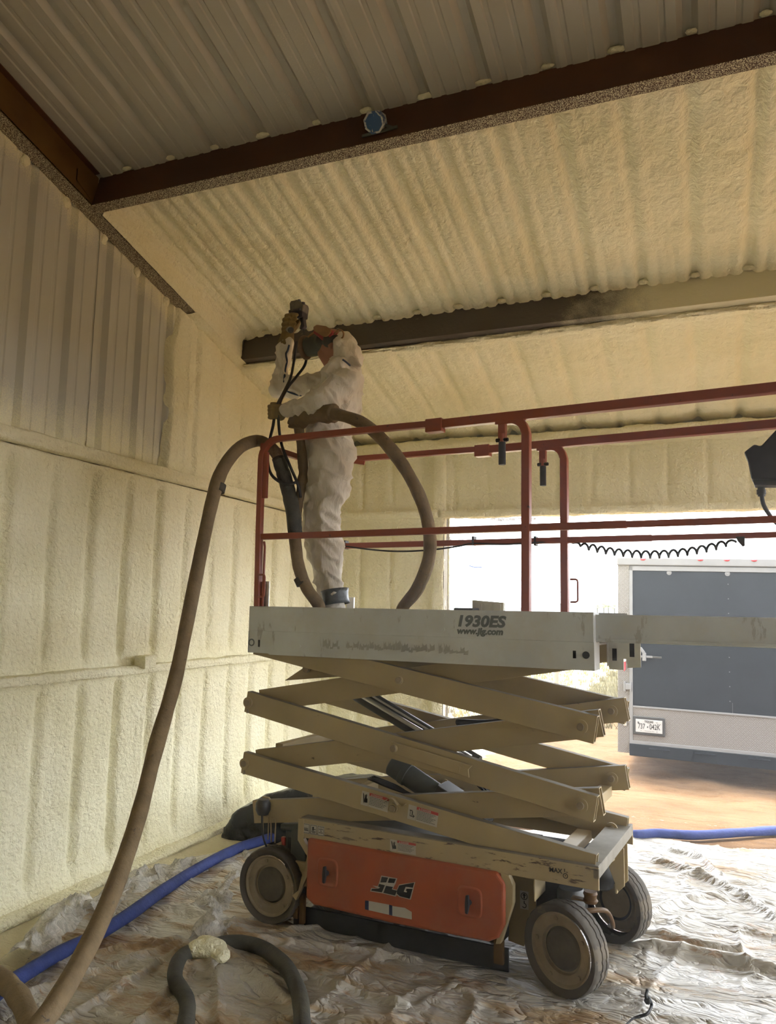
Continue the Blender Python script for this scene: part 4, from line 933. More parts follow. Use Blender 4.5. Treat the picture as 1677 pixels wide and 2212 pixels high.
# spray gun held overhead
GB = P(645, 668, .555); gun = empty('spray_gun', tuple(L2W(GB)), TH); tag(gun, 'dark grimy foam spray gun held up in the raised glove', 'spray gun')
def gp(u, v_, y): return P(u, v_, y)-GB
M['gun'] = simple('grimy_purple_metal', (.062, .054, .066), .5, .3, .4, 22, .002)
M['gun_grey'] = simple('overspray_grey_metal', (.16, .14, .12), .7, .1, .4, 22, .003)
m = MB(); m.prism([tuple(gp(u, v_, .55)[[0, 2]]) for u, v_ in ((631, 659), (634, 653), (642, 652), (646, 650), (652, 653), (659, 656), (661, 662), (659, 676), (632, 676))], -.035, .035); m.build('gun_body', M['gun_grey'], gun, bevel=.006)
m = MB(); m.prism([tuple(gp(u, v_, .55)[[0, 2]]) for u, v_ in ((629, 672), (659, 674), (658, 686), (646, 690), (628, 678))], -.032, .034); m.build('coupling_block', M['gun'], gun, bevel=.005)
m = MB(); m.prism([tuple(gp(u, v_, .55)[[0, 2]]) for u, v_ in ((648, 684), (657, 684), (660, 706), (654, 713), (649, 712), (652, 700))], -.018, .018); m.build('grip', M['gun'], gun, bevel=.006)
m = MB(); m.cyl(gp(647, 656, .555), gp(646, 648, .555), .016, 14, .010); m.cyl(gp(636, 656, .53), gp(637, 651, .53), .010, 10); m.cyl(gp(655, 658, .53), gp(656, 653, .53), .011, 10); m.build('nozzle', M['gun'], gun, auto=40)
m = MB(); m.box(gp(633, 672, .50), gp(651, 667, .52)); m.build('side_block', M['gun'], gun, bevel=.003)
m = MB(); m.cyl(gp(624, 711, .50), gp(629, 713, .455), .020, 18); m.build('piston_cap', M['tape_grey'], gun, auto=40, bevel=.003)
# ------------------------------------------------------------------ hoses
def hose_mat(name, col, col2, patch=.60):
    t = NT(name); co = t.coord('Object'); f = t.noise(co, 9, 6, .65); g = t.noise(co, 26, 4, .7)
    c = t.mix(t.ramp(f, [(.35, 0.0), (.65, 1.0)]), col, col2); c = t.mix(t.ramp(g, [(patch, 0.0), (patch+.06, .8)]), c, (.03, .032, .035))
    t.set(Base__Color=c, Roughness=.8); t.bump(g, .006); return t.m
M['hose_tan'] = hose_mat('grimy_tan_hose_wrap', (.15, .105, .055), (.23, .165, .085), .66)
M['hose_black'] = hose_mat('dusty_black_hose', (.035, .035, .03), (.08, .075, .055), .62)
M['hose_blue'] = hose_mat('blue_braided_sleeve', (.02, .035, .14), (.03, .05, .20), .68)
def pipe(pts, r, name, mat, label, cat, n=14, k=9, group=None, rv=.05, parent=None):
    q = catmull(pts, k); s = np.arange(len(q)); rr = r*(1+rv*2*fbm(s*.22, s*0+len(q), 3))
    o = MB(); o.tube(q, rr, n); o = o.build(name, mat, parent, smooth=True)
    if parent is None: tag(o, label, cat, group)
    return o
LW = L2W
desc = [gd(20, 2290, 2.15), gd(105, 2190, 2.3), gd(190, 2045, 2.6), gd(250, 1910, 2.88), gd(300, 1760, 3.16), gd(338, 1610, 3.4), gd(378, 1470, 3.58), gd(405, 1340, 3.7), gd(433, 1200, 3.83), gd(458, 1085, 3.95), gd(478, 1020, 4.02), gd(512, 972, 4.1), LW(P(545, 954, .10)), LW(P(572, 956, .13))]
ins = [LW(P(600, 985, .12)), LW(P(618, 1040, .12)), LW(P(630, 1105, .11)), LW(P(638, 1170, .115)), LW(P(646, 1225, .13)), LW(P(664, 1272, .15)), LW(P(690, 1312, .17))]
dk = [LW((-1.36, .13, 1.508)), LW((-1.0, .12, 1.506)), LW((-.82, .25, 1.506))]
arcB = [LW(P(868, 1320, .40)), LW(P(902, 1272, .36)), LW(P(926, 1210, .30)), LW(P(928, 1150, .26)), LW(P(912, 1085, .22)), LW(P(880, 1020, .17)), LW(P(838, 962, .12)), LW(P(790, 918, .10)), LW(P(740, 898, .10)), LW(P(700, 893, .13)), LW(P(665, 902, .17)), LW(P(644, 922, .20))]
h = pipe(desc+ins+dk+arcB, .034, 'spray_hose', M['hose_tan'], 'thick tan wrapped hose climbing from the floor over the rail and looping behind the worker', 'hose')
wrap = MB(); q = catmull([LW(P(u, v, y)) for u, v, y in ((602, 990, .12), (620, 1048, .12), (633, 1105, .11), (638, 1152, .112))], 9); wrap.tube(q, .040*(1+.12*fbm(np.arange(len(q))*.5, np.arange(len(q))*0., 3)), 14); wrap.build('black_wrap', M['hose_black'], h, smooth=True)
wrap = MB(); q = catmull([LW(P(u, v, y)) for u, v, y in ((640, 925, .19), (642, 910, .18), (656, 900, .16), (690, 893, .13), (722, 893, .11))], 7); s = np.arange(len(q)); wrap.tube(q, .047*(1+.35*fbm(s*.6, s*0., 3)), 14); wrap.build('frayed_wrap', M['hose_tan'], h, smooth=True)
wrap = MB(); q = [gd(474, 1046, 4.0), gd(470, 1062, 3.985)]; wrap.tube(q, .0365, 14); wrap.build('tape_band', M['hose_black'], h, smooth=True)
wrap = MB(); q = [LW(P(648, 1247, .14)), LW(P(655, 1262, .145))]; wrap.tube(q, .037, 14); wrap.cyl(LW(P(655, 1256, .11)), LW(P(640, 1262, .10)), .004, 6); wrap.build('tape_band', M['hose_black'], h)
pipe([LW(P(u, v, y)) for u, v, y in ((646, 925, .20), (652, 975, .205), (655, 1020, .20), (650, 1060, .18), (642, 1100, .15), (640, 1140, .13))], .028, 'drop_hose', M['hose_tan'], 'short grimy hose hanging from the belt bundle down beside the worker\'s thigh', 'hose', rv=.12)
pipe([LW(P(u, v, y)) for u, v, y in ((641, 738, .52), (636, 775, .50), (628, 815, .42), (612, 850, .28), (597, 880, .125), (590, 920, .11), (583, 950, .12), (578, 985, .10), (584, 1020, .08), (600, 1038, .07), (622, 1046, .07), (640, 1042, .10))], .0085, 'whip_hose', M['black'], 'thin black hose from the gun through the lower glove into a loop at the rail', 'hose', n=8, rv=.02)
pipe([LW(P(u, v, y)) for u, v, y in ((656, 712, .53), (662, 750, .47), (660, 785, .42), (642, 812, .38), (620, 840, .30), (603, 878, .130), (603, 925, .10), (610, 965, .10), (626, 1005, .10), (645, 1050, .12), (650, 1075, .13))], .0085, 'whip_hose', M['black'], 'thin black hose curving past the mask and straight down inside the corner post', 'hose', n=8, rv=.02)
def fl_(pts, z): return [gz(u, v, zz if zz is not None else z) for u, v, zz in [(p+(None,))[:3] for p in pts]]
bl = fl_([(-60, 2205), (0, 2140), (60, 2100), (130, 2058), (205, 2022), (280, 1975), (350, 1925), (425, 1878), (485, 1846), (545, 1822)], .055)+[np.array((-2.62, 5.15, .045)), np.array((-2.0, 5.8, .045)), np.array((-1.2, 6.15, .045))]+fl_([(1345, 1800), (1420, 1800), (1500, 1804), (1590, 1799), (1700, 1794), (1900, 1800)], .04)
pipe(bl, .032, 'floor_hose', M['hose_blue'], 'long blue sleeved hose running along the left wall and out across the doorway dirt', 'hose')
pipe(fl_([(385, 2300), (402, 2205), (403, 2160), (378, 2112), (392, 2068), (440, 2048), (500, 2036), (560, 2046), (612, 2082), (642, 2135), (652, 2190), (652, 2300)], .05), .033, 'floor_hose', M['hose_black'], 'dark hose arching over the plastic sheet at the bottom of the picture', 'hose')
pipe(fl_([(-60, 2080), (-10, 2108), (25, 2135), (52, 2175), (70, 2240), (60, 2320)], .10), .040, 'floor_hose', M['hose_tan'], 'brown hose coil cut off by the bottom left corner', 'hose')
g = MB(); 
for u, v, r in ((430, 2052, .060), (458, 2050, .075), (478, 2062, .05), (445, 2035, .05)): g.ell(gz(u, v, .06), (r, r*.8, r*.7), 14, 10)
g = bake_remesh(g, 'foam_glob', M['foam'], None, (0, 0, 0), .012, 3, lambda v: .012*fbm(v[:, 0]*22, v[:, 1]*22+v[:, 2]*17, 3)); tag(g, 'pale hardened foam glob around the dark floor hose', 'foam glob')
cord = MB(); cord.tube(catmull(fl_([(1330, 2240, .02), (1368, 2202, .03), (1398, 2190, .05), (1408, 2172, .06), (1404, 2160, .09), (1396, 2154, .11), (1399, 2138, .13)], .03), 7), .006, 8); cord = cord.build('electric_cord', M['black'], None, smooth=True); tag(cord, 'black cord end with a plug on the plastic at the lower right', 'cord')
a = gz(1396, 2158, .10); b = gz(1404, 2164, .09); m = MB(); m.tube([a, (a+b)/2, b], [.012, .016, .012], 10); m.build('plug', M['black'], cord, smooth=True)

# ------------------------------------------------------------------ plastic sheeting
def sheet_mat(name='milky_plastic', alpha=1.0):
    t = NT(name); co = t.coord('Object'); f = t.noise(co, 1.9, 8, .7, .5, vec_scale=(.5, 1.4, 1)); g = t.noise(co, 10, 7, .72, .3, vec_scale=(.35, 1, 1))
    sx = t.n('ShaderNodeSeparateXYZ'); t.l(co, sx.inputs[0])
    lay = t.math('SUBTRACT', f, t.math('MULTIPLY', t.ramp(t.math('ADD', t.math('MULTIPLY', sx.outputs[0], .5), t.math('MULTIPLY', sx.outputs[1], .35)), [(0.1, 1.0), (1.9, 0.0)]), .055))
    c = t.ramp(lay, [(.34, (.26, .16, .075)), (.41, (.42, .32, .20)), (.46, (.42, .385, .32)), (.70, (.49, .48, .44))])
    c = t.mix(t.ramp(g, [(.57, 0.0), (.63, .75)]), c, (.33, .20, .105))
    t.set(Base__Color=c, Roughness=.34, Specular__IOR__Level=.45, Coat__Weight=.22, Coat__Roughness=.10)
    n1 = t.noise(co, 3.6, 3, .5, 1.6, vec_scale=(.6, 1.3, 1)); r = t.math('POWER', t.math('ABSOLUTE', t.math('SUBTRACT', n1, .5)), .6); n2 = t.noise(co, 13, 3, .5, 1.2, vec_scale=(.8, 1.2, 1)); r2 = t.math('POWER', t.math('ABSOLUTE', t.math('SUBTRACT', n2, .5)), .7)
    t.bump(t.math('ADD', r, t.math('MULTIPLY', r2, .30)), .05, .9)
    if alpha < 1: t.set(Alpha=alpha)
    return t.m
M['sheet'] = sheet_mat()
def film_mat(name, col, a, rough=.2):
    t = NT(name); co = t.coord('Object'); n1 = t.noise(co, 14, 5, .6, 2.0); r = t.math('ABSOLUTE', t.math('SUBTRACT', n1, .5))
    t.set(Base__Color=col, Roughness=rough, Specular__IOR__Level=.8, Alpha=t.ramp(r, [(.0, min(1, a+.3)), (.12, a)])); t.bump(r, .05, .9); return t.m
M['film'] = film_mat('clear_loose_film', (.90, .87, .80), .5, .12)
from mathutils.geometry import intersect_point_line
SHP = [(-2.2, 1.2), (-2.6, 2.3), (-2.85, 2.84), (-3.0, 3.25), (-3.12, 4.0), (-2.97, 4.25), (-2.70, 4.50), (-2.2, 5.0), (-1.4, 5.75), (-.62, 6.24), (-.35, 6.10), (-.1, 6.04), (.1, 6.02), (.22, 6.06), (.42, 6.13), (.75, 6.10), (1.6, 6.2), (2.7, 6.1), (2.7, 1.2)]
def inside(px_, py_, poly):
    r = np.zeros(px_.shape, bool); n = len(poly); j = n-1
    for i in range(n):
        xi, yi = poly[i]; xj, yj = poly[j]
        c = ((yi > py_) != (yj > py_)) & (px_ < (xj-xi)*(py_-yi)/(yj-yi+1e-12)+xi); r ^= c; j = i
    return r
def ridge_line(X0, Y0, pts, h, w):
    pts = catmull(pts, 6)[:, :2]; d = np.full(X0.shape, 9.0)
    for a, b in zip(pts[:-1], pts[1:]):
        ab = b-a; t = np.clip(((X0-a[0])*ab[0]+(Y0-a[1])*ab[1])/(ab@ab), 0, 1); d = np.minimum(d, np.hypot(X0-a[0]-t*ab[0], Y0-a[1]-t*ab[1]))
    return h*np.exp(-(d/w)**2)
def sheet():
    nx, ny = 420, 400; X0, Y0 = np.meshgrid(np.linspace(-3.3, 2.75, nx), np.linspace(1.2, 6.3, ny), indexing='ij')
    wx = .35*fbm(X0*.9, Y0*.9, 3); wy = .35*fbm(X0*.9+9, Y0*.9+4, 3)
    def rid(s, ax, ay, k): return (1-np.abs(2*vn((X0+wx)*s*ax+k, (Y0+wy)*s*ay+k)))**9
    z = .010+.026*rid(1.3, .6, 1.5, 3)+.018*rid(2.3, 1.4, .8, 11)+.012*rid(4.2, .8, 1.3, 23)+.004*rid(9, 1, 1, 37)+.010*fbm(X0*1.5, Y0*1.5, 2)
    z = np.maximum(z, .004)
    G = lambda *q: [gz(u, v) for u, v in q]
    z += ridge_line(X0, Y0, G((1330, 2020), (1420, 2032), (1540, 2062), (1600, 2070)), .045, .032)
    z += ridge_line(X0, Y0, G((1330, 2042), (1480, 2068), (1600, 2092), (1700, 2120)), .050, .035)
    z += ridge_line(X0, Y0, G((1415, 1868), (1480, 1892), (1560, 1925), (1640, 1970), (1720, 2020)), .040, .026)
    z += ridge_line(X0, Y0, G((1385, 2000), (1450, 1965), (1500, 1950), (1560, 1948)), .030, .035)
    z += ridge_line(X0, Y0, G((1450, 1845), (1510, 1865), (1560, 1905)), .035, .020)
    for a in np.linspace(-2.4, 1.2, 11):      # folds gathered towards the dark hose
        c = gz(440, 2030)[:2]; z += ridge_line(X0, Y0, [(*(c+np.array([math.cos(a), math.sin(a)])*.12), 0), (*(c+np.array([math.cos(a+.1), math.sin(a+.1)])*.55), 0), (*(c+np.array([math.cos(a+.05), math.sin(a+.05)])*1.05), 0)], .022, .017)
    z += ridge_line(X0, Y0, G((640, 2120), (740, 2150), (880, 2190)), .030, .022)
    # pressed flat under the wheels
    for q in ((.008, .05), (-1.515, .05), (.075, .70), (-1.515, .70)):
        w_ = LW((q[0], q[1], 0)); z = z*(1-np.exp(-(np.hypot(X0-w_[0], Y0-w_[1])/.16)**2))+.001
    mb = MB(); mb.open = True; idx = np.arange(nx*ny).reshape(nx, ny); cx_ = (X0[:-1, :-1]+X0[1:, 1:])/2; cy_ = (Y0[:-1, :-1]+Y0[1:, 1:])/2
    wob = .03*fbm(cx_*4, cy_*4, 3); ok = inside(cx_+wob, cy_+wob, SHP)
    qd = np.stack([idx[:-1, :-1], idx[1:, :-1], idx[1:, 1:], idx[:-1, 1:]], -1)[ok]
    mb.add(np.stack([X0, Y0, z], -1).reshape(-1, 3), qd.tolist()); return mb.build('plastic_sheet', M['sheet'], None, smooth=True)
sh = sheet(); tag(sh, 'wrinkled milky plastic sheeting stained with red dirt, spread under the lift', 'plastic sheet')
def film_patch(name, pts, seed, hgt, parent, wid=.16, nn=90, mat='film', base=.01):
    c = catmull(pts, 12); L = len(c); mm = 26; X = np.zeros((L, mm, 3)); t = np.gradient(c, axis=0); t /= np.linalg.norm(t, axis=1)[:, None]; s = np.stack([-t[:, 1], t[:, 0], 0*t[:, 0]], -1)
    for j in range(mm):
        q = (j/(mm-1)-.5)*2; w_ = wid*(1+.5*fbm(np.arange(L)*.12+seed, np.full(L, seed*1.), 2)); X[:, j] = c+s*(q*w_)[:, None]
        r = (1-np.abs(2*fbm(np.arange(L)*.16+seed, np.full(L, j*.12+seed), 2)))
        X[:, j, 2] += base+.6*hgt*(1-q*q)*(.3+.8*r**2)
    return heightmesh(X).build(name, M[mat], parent, smooth=True)
film_patch('loose_film', [gz(50, 2085), gz(95, 2040), gz(135, 1990), gz(180, 1965)], 2, .14, sh, .13)
film_patch('loose_film', [gz(190, 1985), gz(250, 1945), gz(310, 1905), gz(350, 1895), gz(420, 1880)], 5, .12, sh, .12)
film_patch('loose_film', [gz(400, 1890), gz(450, 1868), gz(510, 1858), gz(580, 1850)], 9, .07, sh, .14)
film_patch('loose_film', [gz(440, 1975), gz(465, 1950), gz(490, 1925), gz(515, 1900)], 13, .08, sh, .12)
film_patch('loose_film', [gz(452, 2040), gz(462, 2020), gz(474, 1998)], 17, .15, sh, .10)

# ------------------------------------------------------------------ odds and ends by the left wall
m = MB(); c = gx(315, 1430, XW+.09); m.box(c+np.array([-.045, -.055, -.038]), c+np.array([.04, .055, .042])); m.box(c+np.array([-.06, -.14, -.050]), c+np.array([.0, -.05, -.034]))
o = bake_remesh(m, 'outlet_box', M['foam'], None, (0, 0, 0), .008, 2, lambda v: .004*fbm(v[:, 0]*40, v[:, 1]*40+v[:, 2]*30, 3)); tag(o, 'foam coated square box sitting on the middle ledge of the left wall', 'box')
pile = MB(); yb_ = 5.02
ol = [(470, 1806), (486, 1783), (503, 1752), (508, 1742), (545, 1727), (600, 1710), (648, 1700), (720, 1705), (720, 1842), (640, 1846), (560, 1838), (525, 1836), (490, 1822)]
q3 = [gy(u, v, yb_-.2) for u, v in ol]; pile.extr(q3, (.15, .55, 0))
pl = bake_remesh(pile, 'plastic_bundle', M['black_gloss'], None, (0, 0, 0), .02, 5, lambda v: .030*(1-np.abs(2*fbm(v[:, 0]*4+v[:, 2]*3, v[:, 1]*3-v[:, 2]*6, 3))-.6)); tag(pl, 'heap wrapped in glossy black plastic against the left wall behind the rear wheel', 'bundle')
for k, (u0, v0, u1, v1) in enumerate(((575, 1740, 640, 1704), (590, 1748, 655, 1714), (620, 1742, 690, 1722))):
    m = MB(); m.bar(gy(u0, v0, 5.0+.1*k), gy(u1, v1, 5.55+.1*k), .09, .022); o = m.build('board', simple('weathered_board_%d' % k, (.33, .24, .16), .8, 0, .25, 6) if k == 0 else bpy.data.materials['weathered_board_0'], None, bevel=.003); tag(o, ['leftmost weathered board lying on the black plastic heap', 'middle weathered board lying on the black plastic heap', 'rightmost weathered board on the black heap, half behind the lift arm'][k], 'board', 'boards on the black heap')
# blue ceiling box on the upper purlin
jc = np.array((-1.432, 3.295, zb(3.295)+.088)); jb = empty('junction_box', tuple(jc)); tag(jb, 'blue octagonal electrical box splattered with foam on the upper steel beam', 'electrical box')
M['box_blue'] = worn('foam_splattered_blue_plastic', (.03, .09, .22), (.55, .52, .42), .60, 22, .5); M['box_white'] = worn('foam_splattered_rim', (.50, .50, .46), (.05, .10, .22), .52, 26, .6)
tl = Matrix.Rotation(R(38), 3, 'X')
def ring8(r, d): return [np.array(tl @ Vector((r*math.cos(PI/8+k*PI/4), d, r*math.sin(PI/8+k*PI/4)))) for k in range(8)]
m = MB(); v = ring8(.050, .035)+ring8(.054, -.035)+ring8(.046, -.036)+ring8(.044, -.028); m.add(v, [(i+8*r, (i+1) % 8+8*r, (i+1) % 8+8*(r+1), i+8*(r+1)) for r in range(3) for i in range(8)]+[tuple(range(7, -1, -1))]); m.build('box_shell', M['box_white'], jb)
m = MB(); m.add(ring8(.0445, -.030), [tuple(range(8))]); m.build('box_face', M['box_blue'], jb)
m = MB(); m.bar((-.080, .015, -.050), (.110, .015, -.042), .008, .014); m.bar((.045, .015, -.02), (.085, .015, -.042), .006, .014); m.build('hanger_bar', M['charger'], jb)
# items on the platform
tc = P(1054, 1306, .52); tr = empty('plastic_tray', tuple(L2W((tc[0], .52, 1.466))), TH); tag(tr, 'cream ribbed plastic tray standing on the platform floor', 'tray')
M['cream'] = simple('cream_plastic', (.62, .60, .48), .4)
x0, x1 = P(1020, 1300, .52)[0]-tc[0], P(1088, 1300, .52)[0]-tc[0]; zt = P(1020, 1296, .52)[2]-1.466
m = MB(); m.prism([(x0, 0), (x1, 0), (x1, zt-.012), (x0, zt)], 0, .03); m.build('tray_body', M['cream'], tr, bevel=.004)
for k in range(3):
    a = x0+.018+k*(x1-x0-.02)/3; m = MB(); m.box((a, -.006, .05), (a+(x1-x0)/3-.018, .0, zt-.02)); m.build('tray_rib', M['cream'], tr, bevel=.004)
m = MB(); c = L2W((P(1010, 1312, .45)[0], .45, 1.466)); m.box((-.06, -.05, 0), (.05, .05, .148)); o = m.build('tool_case', M['steel_dark'], None, bevel=.006); o.location = c; o.rotation_euler = (0, 0, TH); tag(o, 'small dark case beside the cream tray on the platform', 'case')
m = MB(); m.box((-.012, 0, 0), (.040, .012, .20)); o = m.build('steel_plate', M['zinc'], None, bevel=.002); c = P(752, 1300, .60); o.location = L2W((c[0], .60, 1.467)); o.rotation_euler = (0, 0, TH); tag(o, 'upright zinc plate just behind the taped ankle', 'plate')

# ------------------------------------------------------------------ film over the doorway
fm = empty('door_film', (XJ, YB+.10, 0)); tag(fm, 'torn translucent plastic film hanging in the doorway corner', 'plastic film')
M['door_film'] = film_mat('door_film_plastic', (.72, .66, .64), .55, .35)
def film_sheet(pts, y, seed, mat='door_film'):
    a = [gy(u, v, y) for u, v in pts]; c = sum(a)/len(a); nu, nv = 24, 24; X = np.zeros((nu, nv, 3))
    for i in range(nu):
        for j in range(nv):
            s, t = i/(nu-1), j/(nv-1); X[i, j] = (a[0]*(1-s)+a[1]*s)*(1-t)+(a[3]*(1-s)+a[2]*s)*t
    X[:, :, 1] += .05*fbm(X[:, :, 0]*9+seed, X[:, :, 2]*5, 3); X -= np.array([XJ, YB+.10, 0]); return heightmesh(X).build('film_strip', M[mat], fm, smooth=True)
film_sheet([(962, 1120), (1160, 1118), (1120, 1150), (962, 1172)], YB+.09, 1); film_sheet([(962, 1160), (975, 1160), (976, 1400), (962, 1400)], YB+.10, 4); film_sheet([(960, 1400), (976, 1400), (984, 1575), (960, 1575)], YB+.10, 6)
film_sheet([(1060, 1112), (1700, 1092), (1700, 1112), (1060, 1126)], YB+.06, 8)
m = MB(); m.tube(catmull([gy(1060, 1124, YB+.05), gy(1085, 1131, YB+.05), (gy(1115, 1130, YB+.05))], 4), .012, 6); m.build('blue_strap', M['hose_blue'], fm)

# ------------------------------------------------------------------ cargo trailer outside
TY = 9.6; tb = gy(1335, 1624, TY); tra = empty('cargo_trailer', tuple(tb)); tra.rotation_euler = (0, R(1.1), R(-.6)); tag(tra, 'black and silver enclosed cargo trailer parked outside the doorway', 'trailer')
def tp(u, v): q = gy(u, v, TY)-tb; return q[0], q[2]+q[0]*math.sin(R(1.1))
def rise(v): return tp(1335, v)[1]
TW = 2.50; top = rise(1204)
def plate_mat():
    t = NT('diamond_plate'); co = t.coord('Object'); sx = t.n('ShaderNodeSeparateXYZ'); t.l(co, sx.inputs[0]); k = 62.0
    a = t.math('SINE', t.math('MULTIPLY', t.math('ADD', sx.outputs[0], sx.outputs[2]), k*2)); b = t.math('SINE', t.math('MULTIPLY', t.math('SUBTRACT', sx.outputs[0], sx.outputs[2]), k*2))
    h_ = t.ramp(t.math('MAXIMUM', t.math('MULTIPLY', t.math('POWER', t.math('ABSOLUTE', a), 6), t.math('GREATER_THAN', b, 0.0)), t.math('MULTIPLY', t.math('POWER', t.math('ABSOLUTE', b), 6), t.math('GREATER_THAN', a, 0.0))), [(.2, 0.0), (.8, 1.0)])
    t.set(Base__Color=(.20, .19, .18), Roughness=.45, Metallic=.5); t.bump(h_, .012); return t.m
M['diamond'] = plate_mat(); M['trim'] = simple('aluminium_trim', (.17, .17, .175), .55, .2, .06, 8); M['trailer_black'] = simple('black_trailer_skin', (.012, .0145, .018), .5, 0, .2, 3, spec=.15)
M['lamp_red'] = simple('red_lamp_lens', (.50, .03, .04), .3)
xd = tp(1361, 1300)[0]; xp = tp(1354, 1300)[0]
def bx(name, x0, x1, z0, z1, y0, y1, mat, par=tra, bev=.003): return MB().box((x0, y0, z0), (x1, y1, z1)).build(name, mat, par, bevel=bev)
bx('trailer_body', .0, TW, rise(1600), top-.02, .03, 5.2, M['trailer_black'])
bx('corner_post', 0, xp, 0.0, top-.06, -.005, .10, M['diamond']); bx('corner_post', TW-xp, TW, 0, top-.06, -.005, .1, M['diamond'])
bx('roof_cap', -.012, TW+.012, rise(1221), top, -.03, 5.22, M['trim'], bev=.012)
bx('door_frame_top', xp, TW-xp, rise(1232), rise(1222), -.012, .04, M['trim']); bx('door_frame_side', xp, xd, rise(1603), rise(1222), -.012, .04, M['trim']); bx('door_frame_side', TW-xd, TW-xp, rise(1603), rise(1222), -.012, .04, M['trim'])
dr = bx('ramp_door', xd, TW-xd, rise(1522), rise(1232), .0, .05, M['trailer_black'])
bx('kick_plate', xd, TW-xd, rise(1597), rise(1523), -.004, .05, M['diamond']); bx('door_edge', xd, TW-xd, rise(1525), rise(1521), -.012, .05, M['trim']); bx('bottom_trim', xp, TW-xp, rise(1603), rise(1596), -.014, .05, M['trim'])
bx('bumper', xp, TW-xp, rise(1628), rise(1603), -.03, .10, M['trailer_black'])
for u, v in ((1384, 1208), (1508, 1208), (1565, 1208), (1624, 1208), (1750, 1208)):
    x = tp(u, 1300)[0]; z = rise(v); m = MB(); m.lathe([(0, -.012), (.6, -.010), (1.0, 0), (1.0, .004)], (0, 0, 0), 'y', 16); m.v[0] = m.v[0]*np.array([.030, 1, .014])+np.array([x, -.032, z]); m.build('marker_lamp', M['lamp_red'], tra, smooth=True)
x = tp(1343, 1300)[0]; MB().prism([(x-.016, rise(1444)), (x, rise(1449)), (x+.016, rise(1444)), (x+.016, rise(1418)), (x-.016, rise(1418))], -.02, 0).build('tail_lamp', M['lamp_red'], tra, bevel=.005)
for u in (1440, 1566):
    x = tp(u, 1300)[0]; z = rise(1235.5); m = MB(); m.lathe([(0, -.014), (.010, -.014), (.012, -.006), (.026, -.006), (.028, 0)], (x, .0, z), 'y', 18); m.build('grommet', M['trim'], dr, auto=40)
for k in range(9): x = tp(1567, 1300)[0]; MB().cyl((x, 0, rise(1257+30*k)), (x, -.004, rise(1257+30*k)), .006, 8).build('rivet', M['trim'], dr)
x = tp(1572, 1300)[0]; bx('panel_seam', x, x+.003, rise(1522), rise(1500), -.002, .001, M['trim'], dr, 0)
xl = tp(1361, 1300)[0]; zl = rise(1415)
m = MB(); m.box((xl-.02, -.035, zl-.012), (xl+.22, -.015, zl+.012)); m.box((xl-.035, -.04, zl-.022), (xl-.005, 0, zl+.022)); m.build('lock_bar', M['trim'], tra, bevel=.004)
m = MB(); m.box((xl+.11, -.05, zl-.05), (xl+.15, -.02, zl+.045)); m.bar((xl+.13, -.04, zl+.04), (xl+.085, -.045, zl+.10), .02, .035); m.build('lock_handle', M['trim'], tra, bevel=.006)
m = MB(); m.box((xl+.22, -.033, zl-.011), (xl+.32, -.017, zl+.011)); m.build('bar_end', M['steel_dark'], tra, bevel=.004)
zh = rise(1481); xh = tp(1350, 1300)[0]; m = MB(); m.box((xh-.045, -.025, zh-.055), (xh-.022, -.004, zh+.055)); m.box((xh-.022, -.035, zh-.035), (xh+.035, -.006, zh+.035)); m.cyl((xh+.036, -.026, zh-.055), (xh+.036, -.026, zh+.055), .008, 10); m.build('hinge', M['trim'], tra, bevel=.004)
x = tp(1344.5, 1300)[0]; z = rise(1560); m = MB(); m.box((x-.018, -.022, z-.032), (x+.018, -.004, z+.032)); m.build('outlet_cover', M['zinc'], tra, bevel=.008)
for u in (1417, 1513, 1626):
    x = tp(u, 1300)[0]; z = rise(1609.5); m = MB(); m.box((x-.11, -.037, z-.008), (x+.11, -.028, z+.008)); m.box((x-.035, -.045, z-.022), (x+.035, -.030, z+.016)); m.cyl((x-.11, -.04, z), (x+.11, -.04, z), .008, 8); m.build('ramp_hinge', M['trailer_black'], tra, bevel=.002)
# number plate
px0, pz0 = tp(1361.5, 1300)[0]+.002, rise(1582); pf = MB(); w, hh = .345, .205; pf.box((px0, -.022, pz0), (px0+w, -.006, pz0+hh)); pf = pf.build('plate_frame', M['black'], tra, bevel=.012, seg=3)
pw, ph = .29, .145; qx, qz = px0+.0275, pz0+.030; pl_ = MB().box((qx, -.025, qz), (qx+pw, -.021, qz+ph)).build('number_plate', simple('white_plate', (.34, .34, .34), .4, 0, .03), pf, bevel=.002)
def tx(name, s, size, x, z, sx=1.0, b=.0): return text(name, s, size, M['ink'], pl_, (qx+x, -.025, qz+z), X_, Z_, bold=b, sx=sx, align='CENTER')
tx('state_name', 'TEXAS', .033, .145, .112, 1.0, .0012); tx('plate_number', '737', .085, .064, .040, .62, .0008); tx('plate_number', '042K', .085, .208, .040, .64, .0008); tx('plate_note', 'TRAILER', .009, .145, .102); tx('plate_note', 'The Lone Star State', .013, .150, .014)
decal('plate_mark', M['ink'], pl_, (qx, -.025, qz), X_, Z_, [[(.122, .066), (.130, .073), (.139, .068), (.136, .058), (.130, .052), (.124, .060)], [(.028, .122), (.033, .112), (.044, .112), (.035, .105), (.038, .094), (.030, .100), (.020, .095), (.024, .105), (.016, .112), (.025, .113)], rectp(.222, .117, .240, .121), rectp(.236, .100, .250, .105), rectp(.262, .098, .270, .106), rectp(.055, .016, .062, .022), rectp(.228, .014, .237, .021)], .0015)
for y in (2.6, 3.5):
    for x in (.02, TW-.24):
        m = MB(); m.lathe([(0, .06), (.16, .06), (.19, .09), (.31, .10), (.335, .08), (.335, -.08), (.31, -.10), (.19, -.09), (.16, -.06), (0, -.06)], (x+.11, y, .06), 'x', 32); m.build('trailer_wheel', M['black'], tra, auto=40)

